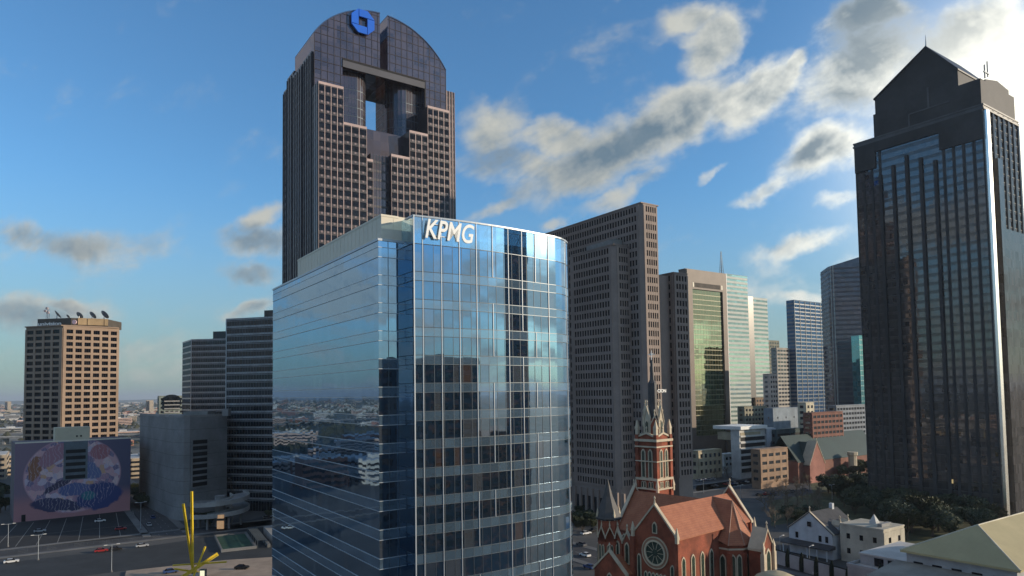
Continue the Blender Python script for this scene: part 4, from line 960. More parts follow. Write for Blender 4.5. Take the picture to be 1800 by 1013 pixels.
# left bays between the rose gable and the round stair turret
Q.part(MB().box(-24.2, -8, 5.6, 9.5, 0, 20), 'side_wall', BRK); Q.part(MB().box(-28, -8.0, 6.3, 16, 0, 12.5), 'aisle_wall', BRK)
g = MB(); g.extr([(6.2, 12.5), (16.2, 12.5), (11, 16.4)], lambda p, t: (t, p[0], p[1]), -28.2, -8); Q.part(g, 'aisle_roof', RT)
gable_wall(Q, (-28.4, 16.2), (-28.4, 6.2), 0, 12.6, 17.4)
for t in (1.6, 3.2, 6.8, 8.4): lancet(Q, (-28.4, 16.2), (-28.4, 6.2), t, .7, 3, 9.8)
lancet(Q, (-28.4, 16.2), (-28.4, 6.2), 5, 1.3, 4, 12)
for y in (8.6, 11.6): gable_wall(Q, (-24.6, y + 1.3), (-24.6, y - 1.3), 12, 19.3, 21.8, th=.5, name='gablet'); lancet(Q, (-24.6, y + 1.3), (-24.6, y - 1.3), 1.3, .9, 14.5, 19.2)
tc_ = (-24.4, 14.6); Q.part(MB().lathe([(3.0, 0), (3.0, 24.9)], 8, tc_, R(22.5)), 'stair_turret', BRK)
Q.part(MB().lathe([(3.3, 24.6), (3.5, 25.0), (3.0, 26.2), (1.2, 30.5), (.35, 33.6), (.05, 34.6)], 8, tc_, R(22.5)), 'turret_roof', SLT)
for k in range(8):
    a = R(45 * k + 22.5); b2 = R(45 * (k + 1) + 22.5); A_ = (tc_[0] + 3.0 * math.cos(b2), tc_[1] + 3.0 * math.sin(b2)); B_ = (tc_[0] + 3.0 * math.cos(a), tc_[1] + 3.0 * math.sin(a))
    if k in (2, 3, 4, 5):
        L_ = math.dist(A_, B_); lancet(Q, B_, A_, L_ * .3, .42, 14, 18.4, fr=.14); lancet(Q, B_, A_, L_ * .7, .42, 14, 18.4, fr=.14)
        gable_wall(Q, B_, A_, 19.3, 20.2, 22.8, th=.3, name='gablet', over=.1)
    if k % 2: pinn(Q, tc_[0] + 3.1 * math.cos(a), tc_[1] + 3.1 * math.sin(a), 24.6, .6, 2.8)
Q.part(MB().box(-8.3, -8, 9.6, 24, 0, 18), 'clerestory_wall', BRK)
for t in (2, 5, 8, 11, 14): lancet(Q, (-8.3, 24.6), (-8.3, 9.6), t, 1.2, 12, 17)
# belfry
bx, by_ = 7.6, 23.6; hs_ = 3.35
Q.part(MB().box(bx - hs_, bx + hs_, by_ - hs_, by_ + hs_, 0, 42.6), 'belfry', BRK)
for sx_, sy_ in ((-1, -1), (1, -1), (-1, 1), (1, 1)):
    Q.part(MB().box(bx + sx_ * hs_ - .55, bx + sx_ * hs_ + .55, by_ + sy_ * hs_ - .55, by_ + sy_ * hs_ + .55, 0, 44.2), 'corner_buttress', BRK); pinn(Q, bx + sx_ * hs_, by_ + sy_ * hs_, 44.2, 1.3, 4.4)
    pinn(Q, bx + sx_ * (hs_ + .5), by_ + sy_ * (hs_ + .5), 27.6, 1.0, 3.8)
g = MB()
for z0, z1, o_ in ((30.9, 31.6, .62), (28.2, 28.6, .7), (42.2, 42.9, .75), (40.5, 40.9, .65), (36.3, 36.6, .6)): g.box(bx - hs_ - o_, bx + hs_ + o_, by_ - hs_ - o_, by_ + hs_ + o_, z0, z1)
Q.part(g, 'string_course', CRM)
F1 = ((bx - hs_, by_ + hs_), (bx - hs_, by_ - hs_)); F2 = ((bx - hs_, by_ - hs_), (bx + hs_, by_ - hs_)); F3 = ((bx + hs_, by_ - hs_), (bx + hs_, by_ + hs_)); F4 = ((bx + hs_, by_ + hs_), (bx - hs_, by_ + hs_))
for F_ in (F1, F2, F3, F4):
    for t in (2.1, 4.6): lancet(Q, *F_, t, .95, 31.8, 39.6, fr=.32)
    for t in (1.6, 2.5, 4.2, 5.1): lancet(Q, *F_, t, .5, 28.8, 30.4, fr=.16)
    gable_wall(Q, *[(p[0], p[1]) for p in F_], 42.6, 43.4, 44.4, th=.4, name='parapet')
Q.part(MB().lathe([(3.1, 42.6), (3.1, 48.4), (2.6, 49)], 8, (bx, by_), R(22.5)), 'belfry_lantern', BRK)
for k in range(8):
    a = R(45 * k + 22.5); b2 = a + R(45); r_ = 3.15; A_ = (bx + r_ * math.cos(a), by_ + r_ * math.sin(a)); B_ = (bx + r_ * math.cos(b2), by_ + r_ * math.sin(b2))
    L_ = math.dist(A_, B_)
    if k % 2 == 1: gable_wall(Q, A_, B_, 42.7, 47.6, 52.2, th=.5, m=CRM, name='lantern_gable', over=.1); lancet(Q, A_, B_, L_ / 2, 1.05, 43.4, 48.2, fr=.2)
    else: gable_wall(Q, A_, B_, 42.7, 47.0, 49.4, th=.4, name='lantern_gable', over=.1); lancet(Q, A_, B_, L_ / 2, .8, 43.4, 46.8, fr=.15)
    if k % 2: pinn(Q, bx + 3.2 * math.cos(a), by_ + 3.2 * math.sin(a), 46.5, .6, 2.8)
sp = Q.part(MB().lathe([(1.9, 48.5), (1.5, 50.2), (1.3, 53), (1.35, 57.5), (1.3, 59.4), (.7, 60.4), (.6, 62), (.35, 66.0), (.15, 66.4)], 8, (bx, by_), R(22.5)), 'spire', SLT)
g = MB(); g.bar((bx, by_, 66), (bx, by_, 69.2), .13, n=6); rgt = (math.cos(R(42)), -math.sin(R(42)))
g.bar((bx - 1.0 * rgt[0], by_ - 1.0 * rgt[1], 68), (bx + 1.0 * rgt[0], by_ + 1.0 * rgt[1], 68), .12, n=6)
for k in range(4): a = R(45 + 90 * k); g.bar((bx, by_, 68), (bx + .55 * math.cos(a) * rgt[0], by_ + .55 * math.cos(a) * rgt[1], 68 + .55 * math.sin(a)), .07, n=4)
g.build('cross', M['white'], sp)

# ================================================================== ground, roads, hills
m_ = bpy.data.materials.new('city_ground'); m_.use_nodes = True; n = NT(m_.node_tree); b = n.new('ShaderNodeBsdfPrincipled'); o = n.new('ShaderNodeOutputMaterial'); n.l.new(b.outputs[0], o.inputs[0]); b.inputs['Roughness'].default_value = .95
tt = n.new('ShaderNodeTexCoord').outputs['Object']; ln_ = n.vec('LENGTH', tt)
near = n.mix(n.mr(n.noise(tt, .03, 6, .6), .35, .65), (.045, .048, .052), (.085, .085, .085)); near = n.mix(n.mr(n.noise(tt, .6, 4, .7), .5, .8, 0, .5), near, (.12, .12, .115))
vo = n.new('ShaderNodeTexVoronoi', distance='MANHATTAN'); n.put(vo.inputs['Vector'], tt); vo.inputs['Scale'].default_value = .014
se = n.new('ShaderNodeSeparateColor'); n.put(se.inputs[0], vo.outputs['Color'])
far = n.mix(n.mr(se.outputs[0], .3, .32), (.055, .065, .05), n.mix(se.outputs[1], (.11, .105, .09), (.22, .20, .175)))
far = n.mix(n.mr(n.noise(tt, .0011, 5, .65), .46, .56), far, (.05, .06, .045))
n.put(b.inputs['Base Color'], n.mix(n.mr(ln_, 450, 900), near, far))
g = MB(); rs = [0, 60, 120, 200, 300, 450, 700, 1000, 1600, 2600, 4500, 8000, 14000, 26000, 48000]; ns = 48
for i in range(1, len(rs)): g.v += [(rs[i] * math.cos(2 * math.pi * k / ns), rs[i] * math.sin(2 * math.pi * k / ns), 0) for k in range(ns)]
g.v.append((0, 0, 0)); c0 = len(g.v) - 1
g.f += [(c0, k, (k + 1) % ns) for k in range(ns)]
for i in range(len(rs) - 2): g.f += [(i * ns + k, (i + 1) * ns + k, (i + 1) * ns + (k + 1) % ns, i * ns + (k + 1) % ns) for k in range(ns)]
g.mi = [0] * len(g.f); tag(g.build('ground', m_), kind='structure')
hm = mat('wooded_hill', (.045, .055, .045), .95, 0, .3, .002)
g = MB(); 
for k in range(120):
    a0, a1 = R(150) - R(240) * k / 120, R(150) - R(240) * (k + 1) / 120
    h = lambda a: 26 + 22 * math.sin(a * 7) + 14 * math.sin(a * 17 + 1) + 9 * math.sin(a * 41)
    for r0, r1, s0, s1 in ((15500, 17000, 0, 1), (17000, 21000, 1, .2)):
        g.add([(r0 * math.cos(a0), r0 * math.sin(a0), h(a0) * s0), (r0 * math.cos(a1), r0 * math.sin(a1), h(a1) * s0), (r1 * math.cos(a1), r1 * math.sin(a1), h(a1) * s1), (r1 * math.cos(a0), r1 * math.sin(a0), h(a0) * s1)], [(0, 1, 2, 3)])
tag(g.build('hills', hm), kind='structure')
AS = mat('dark_asphalt', (.024, .025, .028), .9, 0, .25, .05); AS2 = mat('worn_asphalt', (.065, .065, .07), .9, 0, .2, .05); PV = mat('pale_pavement', (.17, .17, .17), .9, 0, .2, .1); YL = mat('road_line', (.26, .26, .25), .8)
GRS = mat('winter_grass', (.10, .105, .05), .95, 0, .3, .15); TAN = mat('tan_paving', (.40, .31, .24), .85, 0, .15, .15)
sheets = 0
def sheet(name, px, m, z, z0=None):
    pts = [G(x, y)[:2] for x, y in px] if px and px[0][0] is not None and name[0] != '_' else px
    mb = MB().prism(pts, (z0 if z0 is not None else -.3), z); return tag(mb.build(name, m), kind='structure')
def road(name, p, q, w, z, m=AS2, walk=3.0, line=True):
    A, B = Vector(p[:2]), Vector(q[:2]); L = (B - A).length
    tag(MB().ob(A, B, 0, L, -w / 2, w / 2, -.3, z).build(name, m), kind='structure')
    if walk:
        g = MB(); g.ob(A, B, 0, L, w / 2, w / 2 + walk, -.3, .14); g.ob(A, B, 0, L, -w / 2 - walk, -w / 2, -.3, .14); tag(g.build('pavement', PV), kind='structure')
    if line:
        g = MB(); t = 0
        while t < L - 4: g.ob(A, B, t, t + 3.2, -.09, .09, z, z + .012); g.ob(A, B, t, t + 3.2, -w / 4 - .06, -w / 4 + .06, z, z + .012); g.ob(A, B, t, t + 3.2, w / 4 - .06, w / 4 + .06, z, z + .012); t += 9
        tag(g.build('road_markings', YL), kind='structure')
d1 = Vector((-.566, .824)); d2 = Vector((.824, .566))
def rl(name, c, d, a, b, w, z, **k): c = Vector(c[:2]); return road(name, c + d * a, c + d * b, w, z, **k)
rl('street', G(1028, 975), d1, -70, 700, 13, .05)
rl('street', G(1428, 1003), d1, -60, 420, 12, .05)
rl('avenue', G(1180, 865), d2, -30, 420, 16, .055)
rl('street', G(1300, 812), d2, -160, 500, 13, .06)
rl('avenue', G(120, 960), d2, -160, 120, 13, .05)
rl('street', G(262, 905), d1, -60, 700, 12, .055)
rl('street', G(20, 800), d2, -400, 600, 14, .06)
rl('highway', G(20, 765), d2, -900, 900, 24, .065, walk=0)
sheet('parking_lot', [(-60, 925), (22, 921), (232, 897), (268, 942), (60, 962), (-60, 972)], AS, .06)
sheet('plaza', [(-80, 1000), (250, 962), (330, 950), (470, 905), (500, 985), (400, 988), (225, 1003), (-80, 1040)], mat('slate_paving', (.04, .045, .05), .85, 0, .2, .12), .05)
sheet('terrace', [(222, 1006), (395, 987), (520, 979), (560, 1060), (200, 1090)], TAN, .45)
g = MB()
for i in range(8):
    a, b_ = G(30 + i * 29, 922 - i * 3.4), G(-10 + i * 37, 965 - i * 3.6); g.ob(a[:2], b_[:2], 0, (b_ - a).length, -.12, .12, .06, .075)
a, b_ = G(10, 946), G(262, 920); g.ob(a[:2], b_[:2], 0, (b_ - a).length, -.12, .12, .075, .08); tag(g.build('parking_lines', YL), kind='structure')
sheet('church_parking', [(1222, 838), (1330, 832), (1420, 842), (1430, 868), (1330, 885), (1225, 872)], AS2, .055)
sheet('lawn', [(1350, 855), (1440, 852), (1470, 905), (1355, 925)], GRS, .05)
sheet('lawn', [(1395, 845), (1560, 835), (1760, 905), (1780, 950), (1560, 960), (1440, 890)], GRS, .045)
# sunken garden by the tower
GC = G(425, 955); gd = Tower('sunken_garden', 'sunken green garden court with pale concrete rims and a slatted pergola', 'garden', (GC.x, GC.y), R(-62))
gd.part(MB().box(-17, 13, -8, 3, .06, .35), 'grass_bed', mat('teal_green_lawn', (.03, .09, .06), .9, 0, .3, .3))
g = MB(); g.box(-17.5, 13.5, -8.6, -8, .06, 1.1); g.box(-17.5, 13.5, 3, 3.8, .06, 1.1); g.box(13, 13.5, -8, 3, .06, 1.1); g.box(-17.5, -17, -8, 3, .06, 1.1); g.box(-17, 14, 7.5, 8.6, .06, 1.4); gd.part(g, 'concrete_rim', PV)
g = MB()
for i in range(24): g.box(-16.5 + i * 1.25, -16.1 + i * 1.25, 4, 7.4, 2.8, 3.0)
g.box(-17, 13.8, 4, 4.2, 2.6, 2.8); g.box(-17, 13.8, 7.2, 7.4, 2.6, 2.8)
for i in range(6): g.box(-16.8 + i * 6, -16.5 + i * 6, 4, 4.2, 0, 2.6); g.box(-16.8 + i * 6, -16.5 + i * 6, 7.2, 7.4, 0, 2.6)
gd.part(g, 'pergola', M['dalu']); gd.part(MB().box(-14, 10, 10, 16, .06, 3.2), 'stone_plinth', MATS['pale_concrete'])
# yellow beam sculpture
YW = mat('yellow_painted_steel', (.72, .52, .03), .45, 0, .12, .3); bpt = at(345, 1012, 219)
sr = empty('beam_sculpture', 'tall yellow sculpture of crossed steel beams on the tan terrace', 'sculpture', (bpt.x, bpt.y, .45))
def bm_(name, p, q, w, h):
    a, b_ = at(*p), at(*q); off = Vector((bpt.x, bpt.y, .45)); g = MB(); A_, B_ = a - off, b_ - off
    dd = (B_ - A_).normalized(); s_ = dd.cross(Vector((0, 1, 0))).normalized(); g.beam(A_, B_, w * .36, h * .2, upv=(0, 1, 0)); g.beam(A_ + s_ * w * .2, B_ + s_ * w * .2, w * .10, h * .7, upv=(0, 1, 0)); g.beam(A_ - s_ * w * .2, B_ - s_ * w * .2, w * .10, h * .7, upv=(0, 1, 0)); g.build('beam', YW, sr)
bm_('b', (337, 864, 219), (339, 1022, 219), 1.1, 1.1); bm_('b', (322, 886, 216), (341, 1015, 221), 1.1, 1.0); bm_('b', (315, 1018, 215), (383, 974, 222), 2.1, 1.5)
bm_('b', (336, 1024, 214), (361, 961, 221), .8, .8); bm_('b', (304, 994, 222), (398, 988, 217), .8, .8); bm_('b', (306, 1000, 217), (360, 1008, 221), .8, .8)
MB().lathe([(1.6, 0), (1.6, .8), (1.0, 1.2)], 12, (0, 0)).build('base', M['alu'], sr)
kp = at(357, 1006, 214); kr = empty('light_kiosk', 'small glowing white kiosk box beside the yellow sculpture', 'kiosk', (kp.x, kp.y, .45)); MB().box(-.9, .9, -.6, .6, 0, 3.6).build('frame', M['dalu'], kr); MB().box(-.7, .7, -.64, .64, .9, 3.3).build('lit_face', mat('lit_sign_white', (.8, .78, .6), .5, em=((1, .93, .6, 1), .8)), kr)

# ================================================================== mid-distance blocks, right
BRB = mat('dull_brick', (.22, .10, .075), .85); WH = mat('white_render', (.62, .62, .60), .8); BGR = mat('blue_grey_render2', (.26, .31, .36), .8); TNB = mat('tan_brick', (.33, .22, .15), .85)
t = block('parking_garage', 'white parking garage with four dark open decks and an arched logo panel', 'parking garage', 1296, 757, 440, 1281, 1356, WH, None, dv=26)
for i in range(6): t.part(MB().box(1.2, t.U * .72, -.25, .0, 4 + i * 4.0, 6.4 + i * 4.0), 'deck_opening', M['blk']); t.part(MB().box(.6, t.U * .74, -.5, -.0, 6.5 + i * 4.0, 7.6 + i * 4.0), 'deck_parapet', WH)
t.part(MB().box(t.U * .74, t.U + .6, -1.2, 0, 0, t.zt - .01), 'stair_tower', mat('pale_blue_render', (.50, .54, .60), .8)); 
g = MB(); uu = t.U * .87; g.extr([(uu - 1.1, t.zt - 10.4), (uu, t.zt - 8.2), (uu + 1.1, t.zt - 10.4)], lambda p, q: (p[0], q, p[1]), -1.4, -1.2); g.extr([(uu - 1.4, t.zt - 11.8), (uu, t.zt - 9.6), (uu + 1.4, t.zt - 11.8)], lambda p, q: (p[0], q, p[1]), -1.39, -1.2); g.box(uu - .2, uu + .2, -1.38, -1.2, t.zt - 12.4, t.zt - 11.8); g.box(uu - 2.4, uu + 2.4, -1.37, -1.2, t.zt - 14.2, t.zt - 13.7); t.part(g, 'logo_panel', mat('navy_paint', (.02, .05, .09), .6))
t.part(MB().box(-1, t.U * .74, -2, 20, t.zt + .5, t.zt + 2.6), 'flat_canopy', M['white']); t.part(MB().box(1, t.U * .6, -.2, 18, t.zt - 6.5, t.zt - 1.5), 'open_storey', mat('tan_panel2', (.42, .36, .25), .8))
block('office_building', 'tan low office building with a deep dark entrance behind the cathedral parking lot', 'office building', 1331, 792, 395, 1327, 1379, TNB, M['dgl'], fh=4.5, cw=6, ww=.7, wh=.4, dv=18)
block('apartment_building', 'olive stone apartment building with a grid of small square windows right of the silver tower', 'apartment building', 1306, 716, 520, 1300, 1346, mat('olive_stone', (.30, .28, .21), .8), M['dgl'], fh=3.6, cw=3.6, dv=22, limit=80)
block('apartment_building', 'small brown apartment building with a cream end in front of the silver tower foot', 'apartment building', 1326, 700, 620, 1322, 1352, mat('brown_render', (.28, .2, .14), .8), M['dgl'], cw=4, dv=18, limit=40)
block('warehouse', 'large plain blue-grey warehouse block with a few tiny windows', 'warehouse', 1356, 719, 500, 1340, 1414, BGR, M['dgl'], fh=9, cw=9, ww=.12, wh=.16, dv=22, pro=.12, limit=60)
block('parking_garage', 'dark blue-green parking deck below the blue-grey warehouse', 'parking garage', 1360, 757, 455, 1357, 1408, mat('dark_teal_concrete', (.07, .11, .12), .85), M['blk'], fh=5, cw=14, ww=.9, wh=.4, dv=20)
block('brick_building', 'cream and brick tower block with bright sunlit left edge', 'apartment building', 1414, 709, 470, 1400, 1428, mat('pale_cream_render', (.60, .55, .42), .8), M['dgl'], cw=3.2, dv=12, limit=50)
block('brick_building', 'brick and concrete apartment block with long floor bands beyond the green-roofed church', 'apartment building', 1424, 727, 440, 1420, 1478, BRB, M['dgl'], fh=3.5, cw=4, ww=.8, dv=14, limit=90)
block('apartment_building', 'blue-grey glazed apartment block behind the brick apartment block', 'apartment building', 1467, 714, 480, 1462, 1522, mat('blue_grey_panel', (.18, .21, .25), .7), M['dgl'], fh=3.4, cw=3.6, ww=.8, dv=14, limit=90)
block('shop_building', 'low cream building with orange panels at the foot of the gold mirror tower', 'building', 1223, 794, 440, 1219, 1264, mat('cream_render', (.50, .43, .30), .8), M['dgl'], fh=5, cw=4, ww=.5, dv=16)
block('shop_building', 'small tan flat-roofed building just right of the tan office building', 'building', 1388, 812, 420, 1382, 1402, TNB, M['dgl'], fh=4, cw=4, dv=8)
block('shop_building', 'low white service building between the gold tower and the white garage', 'building', 1268, 800, 470, 1262, 1290, WH, M['dgl'], fh=4, cw=4, dv=10)
block('apartment_building', 'brown brick mid-rise partly hidden behind the white garage roof', 'apartment building', 1330, 730, 560, 1326, 1362, BRB, M['dgl'], fh=3.6, cw=3.6, dv=12, limit=40)
# church with green roof
t = Tower('church', 'church with a long dark green roof, a red gable and a small white turret', 'church', at(1402, 800, 415), FA)
U = ext(t.W((0, 0)), t.u, 1545, 790); zr = zat(1470, 765, 430); t.part(MB().box(0, U, 0, 22, 0, 13), 'nave_wall', BRB)
GRF = mat('green_roof', (.016, .042, .04), .6, 0, .15, .1)
roof(t, 'u', -.5, U, 11, 11, 13, zr, m=GRF); gx_ = ext(t.W((0, -4)), t.u, 1436, 790)
gable_wall(t, (gx_ - 8, -4), (gx_ + 8, -4), 0, 11, zat(1429, 779, 410), th=6, m=mat('pink_brick', (.34, .15, .12), .85)); roof(t, 'v', -3.5, 10, gx_, 8, 11, zat(1429, 781, 410), m=GRF)
t.part(MB().lathe([(2.6, 0), (2.6, 14), (3.2, 14.4), (3.2, 16.4)], 8, (ext(t.W((0, -6)), t.u, 1498, 790), -6)), 'turret', CRM)
# ================================================================== lower right corner
t = Tower('house', 'white clapboard gabled house with a dark roof and dormers', 'house', at(1463, 940, 230), FA)
V = t.ve(1387, 930); ze, zx = 8.4, 14.6; U = 17
CB = mat('white_clapboard', (.58, .60, .62), .75, 0, .1, .4); t.part(MB().box(0, U, 0, V, 0, ze), 'wall', CB); gable_wall(t, (0, V), (0, 0), ze - .1, ze, zx, th=.4, m=CB, over=.5)
roof(t, 'u', -.3, U, V / 2, V / 2, ze, zx, m=SLT); 
for v_ in (2, 4.4, V - 3): t.part(MB().box(-.12, 0, v_ - .5, v_ + .5, 5.4, 7.4), 'window', M['blgl'])
t.part(MB().box(-.53, -.4, V / 2 - .7, V / 2 + .7, 10, 11.6), 'window', M['blgl']); t.part(MB().prism([(-4, -1), (0, -1), (0, V + 1), (-4, V + 1)], 3.6, [3.9, 4.8, 4.8, 3.9]), 'porch_roof', SLT)
for v_ in (0, 3.5, 7, V): t.part(MB().box(-3.8, -3.5, v_ - .15, v_ + .15, 0, 3.6), 'porch_post', CB)
for u_ in (6, 11): gable_wall(t, (u_ - 1.1, .6), (u_ + 1.1, .6), ze, ze + 2.0, ze + 3.3, th=2.5, m=CB, name='dormer', over=.15)
t.part(MB().box(13, 14.2, V / 2 - .6, V / 2 + .6, 13, 16.5), 'chimney', CB)
t = block('building', 'cream flat-roofed two-storey building with small dark windows joined to the white house', 'building', 1541, 934, 218, 1466, 1577, mat('cream_stucco', (.55, .50, .40), .8), M['blgl'], fh=4.8, cw=4.2, ww=.28, wh=.36, pro=.15)
t.part(MB().box(t.U * .4, t.U * .4 + 2.2, 5, 7.2, t.zt + .5, t.zt + 1.6).lathe([(1.4, t.zt + 1.6), (.05, t.zt + 3.8)], 4, (t.U * .4 + 1.1, 6.1), R(45)), 'roof_lantern', WH); t.part(MB().box(3, 9, 2, 3.4, t.zt + .5, t.zt + 1.5), 'roof_unit', M['roofg'])
t = Tower('school_hall', 'wide white hall with a flat pale roof in the lower right corner', 'building', at(1705, 1010, 164), FA); V = t.ve(1489, 980); WR = mat('white_membrane_roof', (.60, .57, .53), .8, 0, .15, .12); HWL = mat('grey_white_wall', (.42, .42, .42), .8)
t.part(MB().box(0, 30, 0, V, 0, 8.6), 'hall_block', HWL); t.part(MB().box(.4, 29.6, .4, V - .4, 8.6, 8.7), 'flat_roof', WR)
g = MB(); g.box(-.15, .4, -.15, V + .15, 8.6, 9.5); g.box(.4, 30, V - .25, V + .15, 8.6, 9.5); t.part(g, 'parapet', HWL)
for v_ in (V * .3, V * .62): t.part(MB().box(-.1, 0, v_ - .06, v_ + .06, 0, 8), 'downpipe', M['blk'])
t.part(MB().box(5, 27, V * .30, V * .97, 8.7, 11.4), 'upper_block', HWL); t.part(MB().box(4.7, 27.3, V * .29, V * .98, 11.4, 11.8), 'upper_roof', WR)
t.part(MB().box(4.85, 5.0, V * .62, V * .72, 8.9, 11.0), 'window', M['blgl']); t.part(MB().box(4.85, 5, V * .76, V * .84, 8.9, 11.0), 'window', M['blgl']); t.part(MB().lathe([(.5, 11.8), (.5, 12.6), (.9, 12.8), (.9, 13.3)], 10, (11, V * .5)), 'roof_fan', M['alu']); t.part(MB().box(14, 17, V * .4, V * .5, 11.8, 13), 'roof_unit', M['alu'])
t = Tower('gymnasium', 'long building with a big olive-tan hipped roof at the lower right edge', 'building', at(1787, 990, 150), FA); OT = mat('olive_tan_roof', (.46, .385, .21), .7, 0, .08, .08); z0_ = 17.4; V = 23; U = 46
t.part(MB().box(0, U, 0, V, 0, z0_), 'wall', HWL); g = MB(); zr_ = 23.8; e = 1.0
g.add([(-e, -e, z0_), (U, -e, z0_), (U, V + e, z0_), (-e, V + e, z0_), (11, V / 2, zr_), (U, V / 2, zr_), (-e, -e, z0_ - .5), (U, -e, z0_ - .5), (U, V + e, z0_ - .5), (-e, V + e, z0_ - .5)], [(0, 1, 5, 4), (3, 0, 4), (2, 3, 4, 5), (1, 2, 5), (0, 6, 7, 1), (1, 7, 8, 2), (2, 8, 9, 3), (3, 9, 6, 0), (6, 9, 8, 7)]); t.part(g, 'hipped_roof', OT)
g = MB(); g.bar((-e, -e, z0_), (11, V / 2, zr_), .2, n=5); g.bar((-e, V + e, z0_), (11, V / 2, zr_), .2, n=5); g.bar((11, V / 2, zr_), (U, V / 2, zr_), .2, n=5); t.part(g, 'ridge_cap', mat('pale_ridge', (.6, .55, .42), .7))
for i in range(5): t.part(MB().box(-.1, 0, 2.5 + i * 4.2, 4.6 + i * 4.2, 12, 15), 'window', M['blgl'])
t.part(MB().box(-14, 0, 3, V + 2, 0, 12.5), 'lower_wing', HWL); t.part(MB().prism([(-14.5, 2.5), (0, 2.5), (0, V + 2.5), (-14.5, V + 2.5)], 12.5, [13, 14.6, 14.6, 13]), 'lower_roof', mat('grey_tan_roof', (.30, .28, .24), .8))
rp_ = at(1364, 1006, 150); dr = Tower('round_pavilion', 'round pavilion with a low tan domed roof at the cathedral corner', 'pavilion', rp_, 0); zd = rp_.z - 1.6; dr.part(MB().lathe([(4.8, 0), (4.8, zd - 1)], 24), 'wall', CRM); dr.part(MB().lathe([(5.3, zd - 1.1), (5.3, zd - .6), (4.2, zd + .6), (2.2, zd + 1.5), (.1, zd + 1.9)], 28), 'domed_roof', mat('tan_dome', (.50, .42, .27), .6))
wa, wb = G(1362, 990), G(1492, 1030); wl = Tower('garden_wall', 'grey garden wall of long panels along the street in front of the white house', 'wall', (wa.x, wa.y), 0); wd = (wb.x - wa.x, wb.y - wa.y); Lw = math.hypot(*wd)
for i in range(5): wl.part(MB().ob((0, 0), wd, i * Lw / 5 + .9, (i + 1) * Lw / 5 - .9, -.2, .2, 0, 4.2), 'wall_panel', HWL)
wl.part(MB().ob((0, 0), wd, 0, Lw, -.35, -.22, 0, 4.6), 'back_wall', mat('dark_fence', (.03, .035, .035), .9))

# ================================================================== unseen neighbours that the glass reflects
for (nm, lab, cat_, x, y, ph, U, V, H, wm) in (('office_block', 'broad dark office block behind the viewer mirrored in the blue glass tower', 'office block', 118, -22, 35, 46, 30, 71, mat('dark_blue_block', (.06, .075, .09), .6)),
    ('residential_tower', 'slim dark residential tower right of the viewer mirrored in the blue glass tower', 'residential tower', 222, 38, 35, 30, 26, 172, mat('dark_slate_block', (.05, .065, .10), .5)),
    ('office_block', 'lower grey office block right of the viewer mirrored in the blue glass tower', 'office block', 75, -90, 35, 60, 30, 40, mat('mid_grey_block', (.16, .16, .16), .7)),
    ('office_block', 'brown brick block mirrored low in the blue glass tower', 'office block', 210, -20, 35, 50, 40, 38, BRB)):
    t = Tower(nm, lab, cat_, (x, y), R(ph)); t.part(MB().box(0, U, 0, V, 0, H), 'block', wm); nr = int(H / 4)
    for A_, B_ in (((0, V), (0, 0)), ((0, 0), (U, 0)), ((U, V), (0, V))): t.facade(A_, B_, 1, H - 1, int(math.dist(A_, B_) / 5), nr, wm, ww=.7)
    t.windows(M['dgl'], limit=20)

# ================================================================== vegetation
LF = bpy.data.materials.new('live_oak_leaves'); LF.use_nodes = True; n = NT(LF.node_tree); b = n.new('ShaderNodeBsdfPrincipled'); o = n.new('ShaderNodeOutputMaterial'); n.l.new(b.outputs[0], o.inputs[0]); b.inputs['Roughness'].default_value = .8
oi = n.new('ShaderNodeObjectInfo').outputs['Random']; tt = n.new('ShaderNodeTexCoord').outputs['Object']; c = n.mix(oi, (.022, .040, .020), (.062, .070, .026)); c = n.mix(n.mr(n.noise(tt, 1.1, 3, .6), .45, .65), c, (.016, .028, .016)); c = n.mix(n.mr(n.noise(tt, 4, 2, .6), .58, .72, 0, .6), c, (.10, .11, .05)); n.put(b.inputs['Base Color'], c)
BK = mat('bark', (.11, .085, .065), .9); TW = mat('bare_twigs', (.20, .155, .11), .9, 0, .2, .5); CYP = mat('cypress_leaves', (.022, .035, .018), .9, 0, .4, 1.0)
def crown_mesh(seed, rx, rz, nl=2600, s=.36, lobes=11, zc=5.2, m=LF):
    r = random.Random(seed); g = MB(); lb = []
    for i in range(lobes):
        a = r.uniform(0, 6.28); d_ = r.uniform(.1, .72) * rx; lb.append((d_ * math.cos(a), d_ * math.sin(a), zc + r.uniform(-.55, .7) * rz, r.uniform(.30, .52) * rx))
    for i in range(nl):
        x, y, z, q = r.choice(lb); v = Vector((r.gauss(0, 1), r.gauss(0, 1), r.gauss(0, 1))).normalized() * q * r.uniform(.72, 1.08); v.z *= rz / rx * 1.25
        c_ = Vector((x, y, z)) + v; a = Vector((r.gauss(0, 1), r.gauss(0, 1), r.gauss(0, .6))).normalized(); b_ = a.orthogonal().normalized(); ss = s * r.uniform(.6, 1.5)
        g.add([c_ - a * ss, c_ + b_ * ss * .6, c_ + a * ss, c_ - b_ * ss * .6], [(0, 1, 2, 3)])
    return g.mesh('crown', m)
def trunk_mesh(seed, h=4.5, r0=.35, n=6):
    r = random.Random(seed); g = MB(); g.bar((0, 0, 0), (.1, .1, h * .5), r0, r0 * .75, 7)
    for i in range(n): a = 6.28 * i / n + r.uniform(0, .6); g.bar((.1, .1, h * .45), (2.6 * math.cos(a), 2.6 * math.sin(a), h * r.uniform(.9, 1.3)), r0 * .5, .1, 5)
    return g.mesh('trunk', BK)
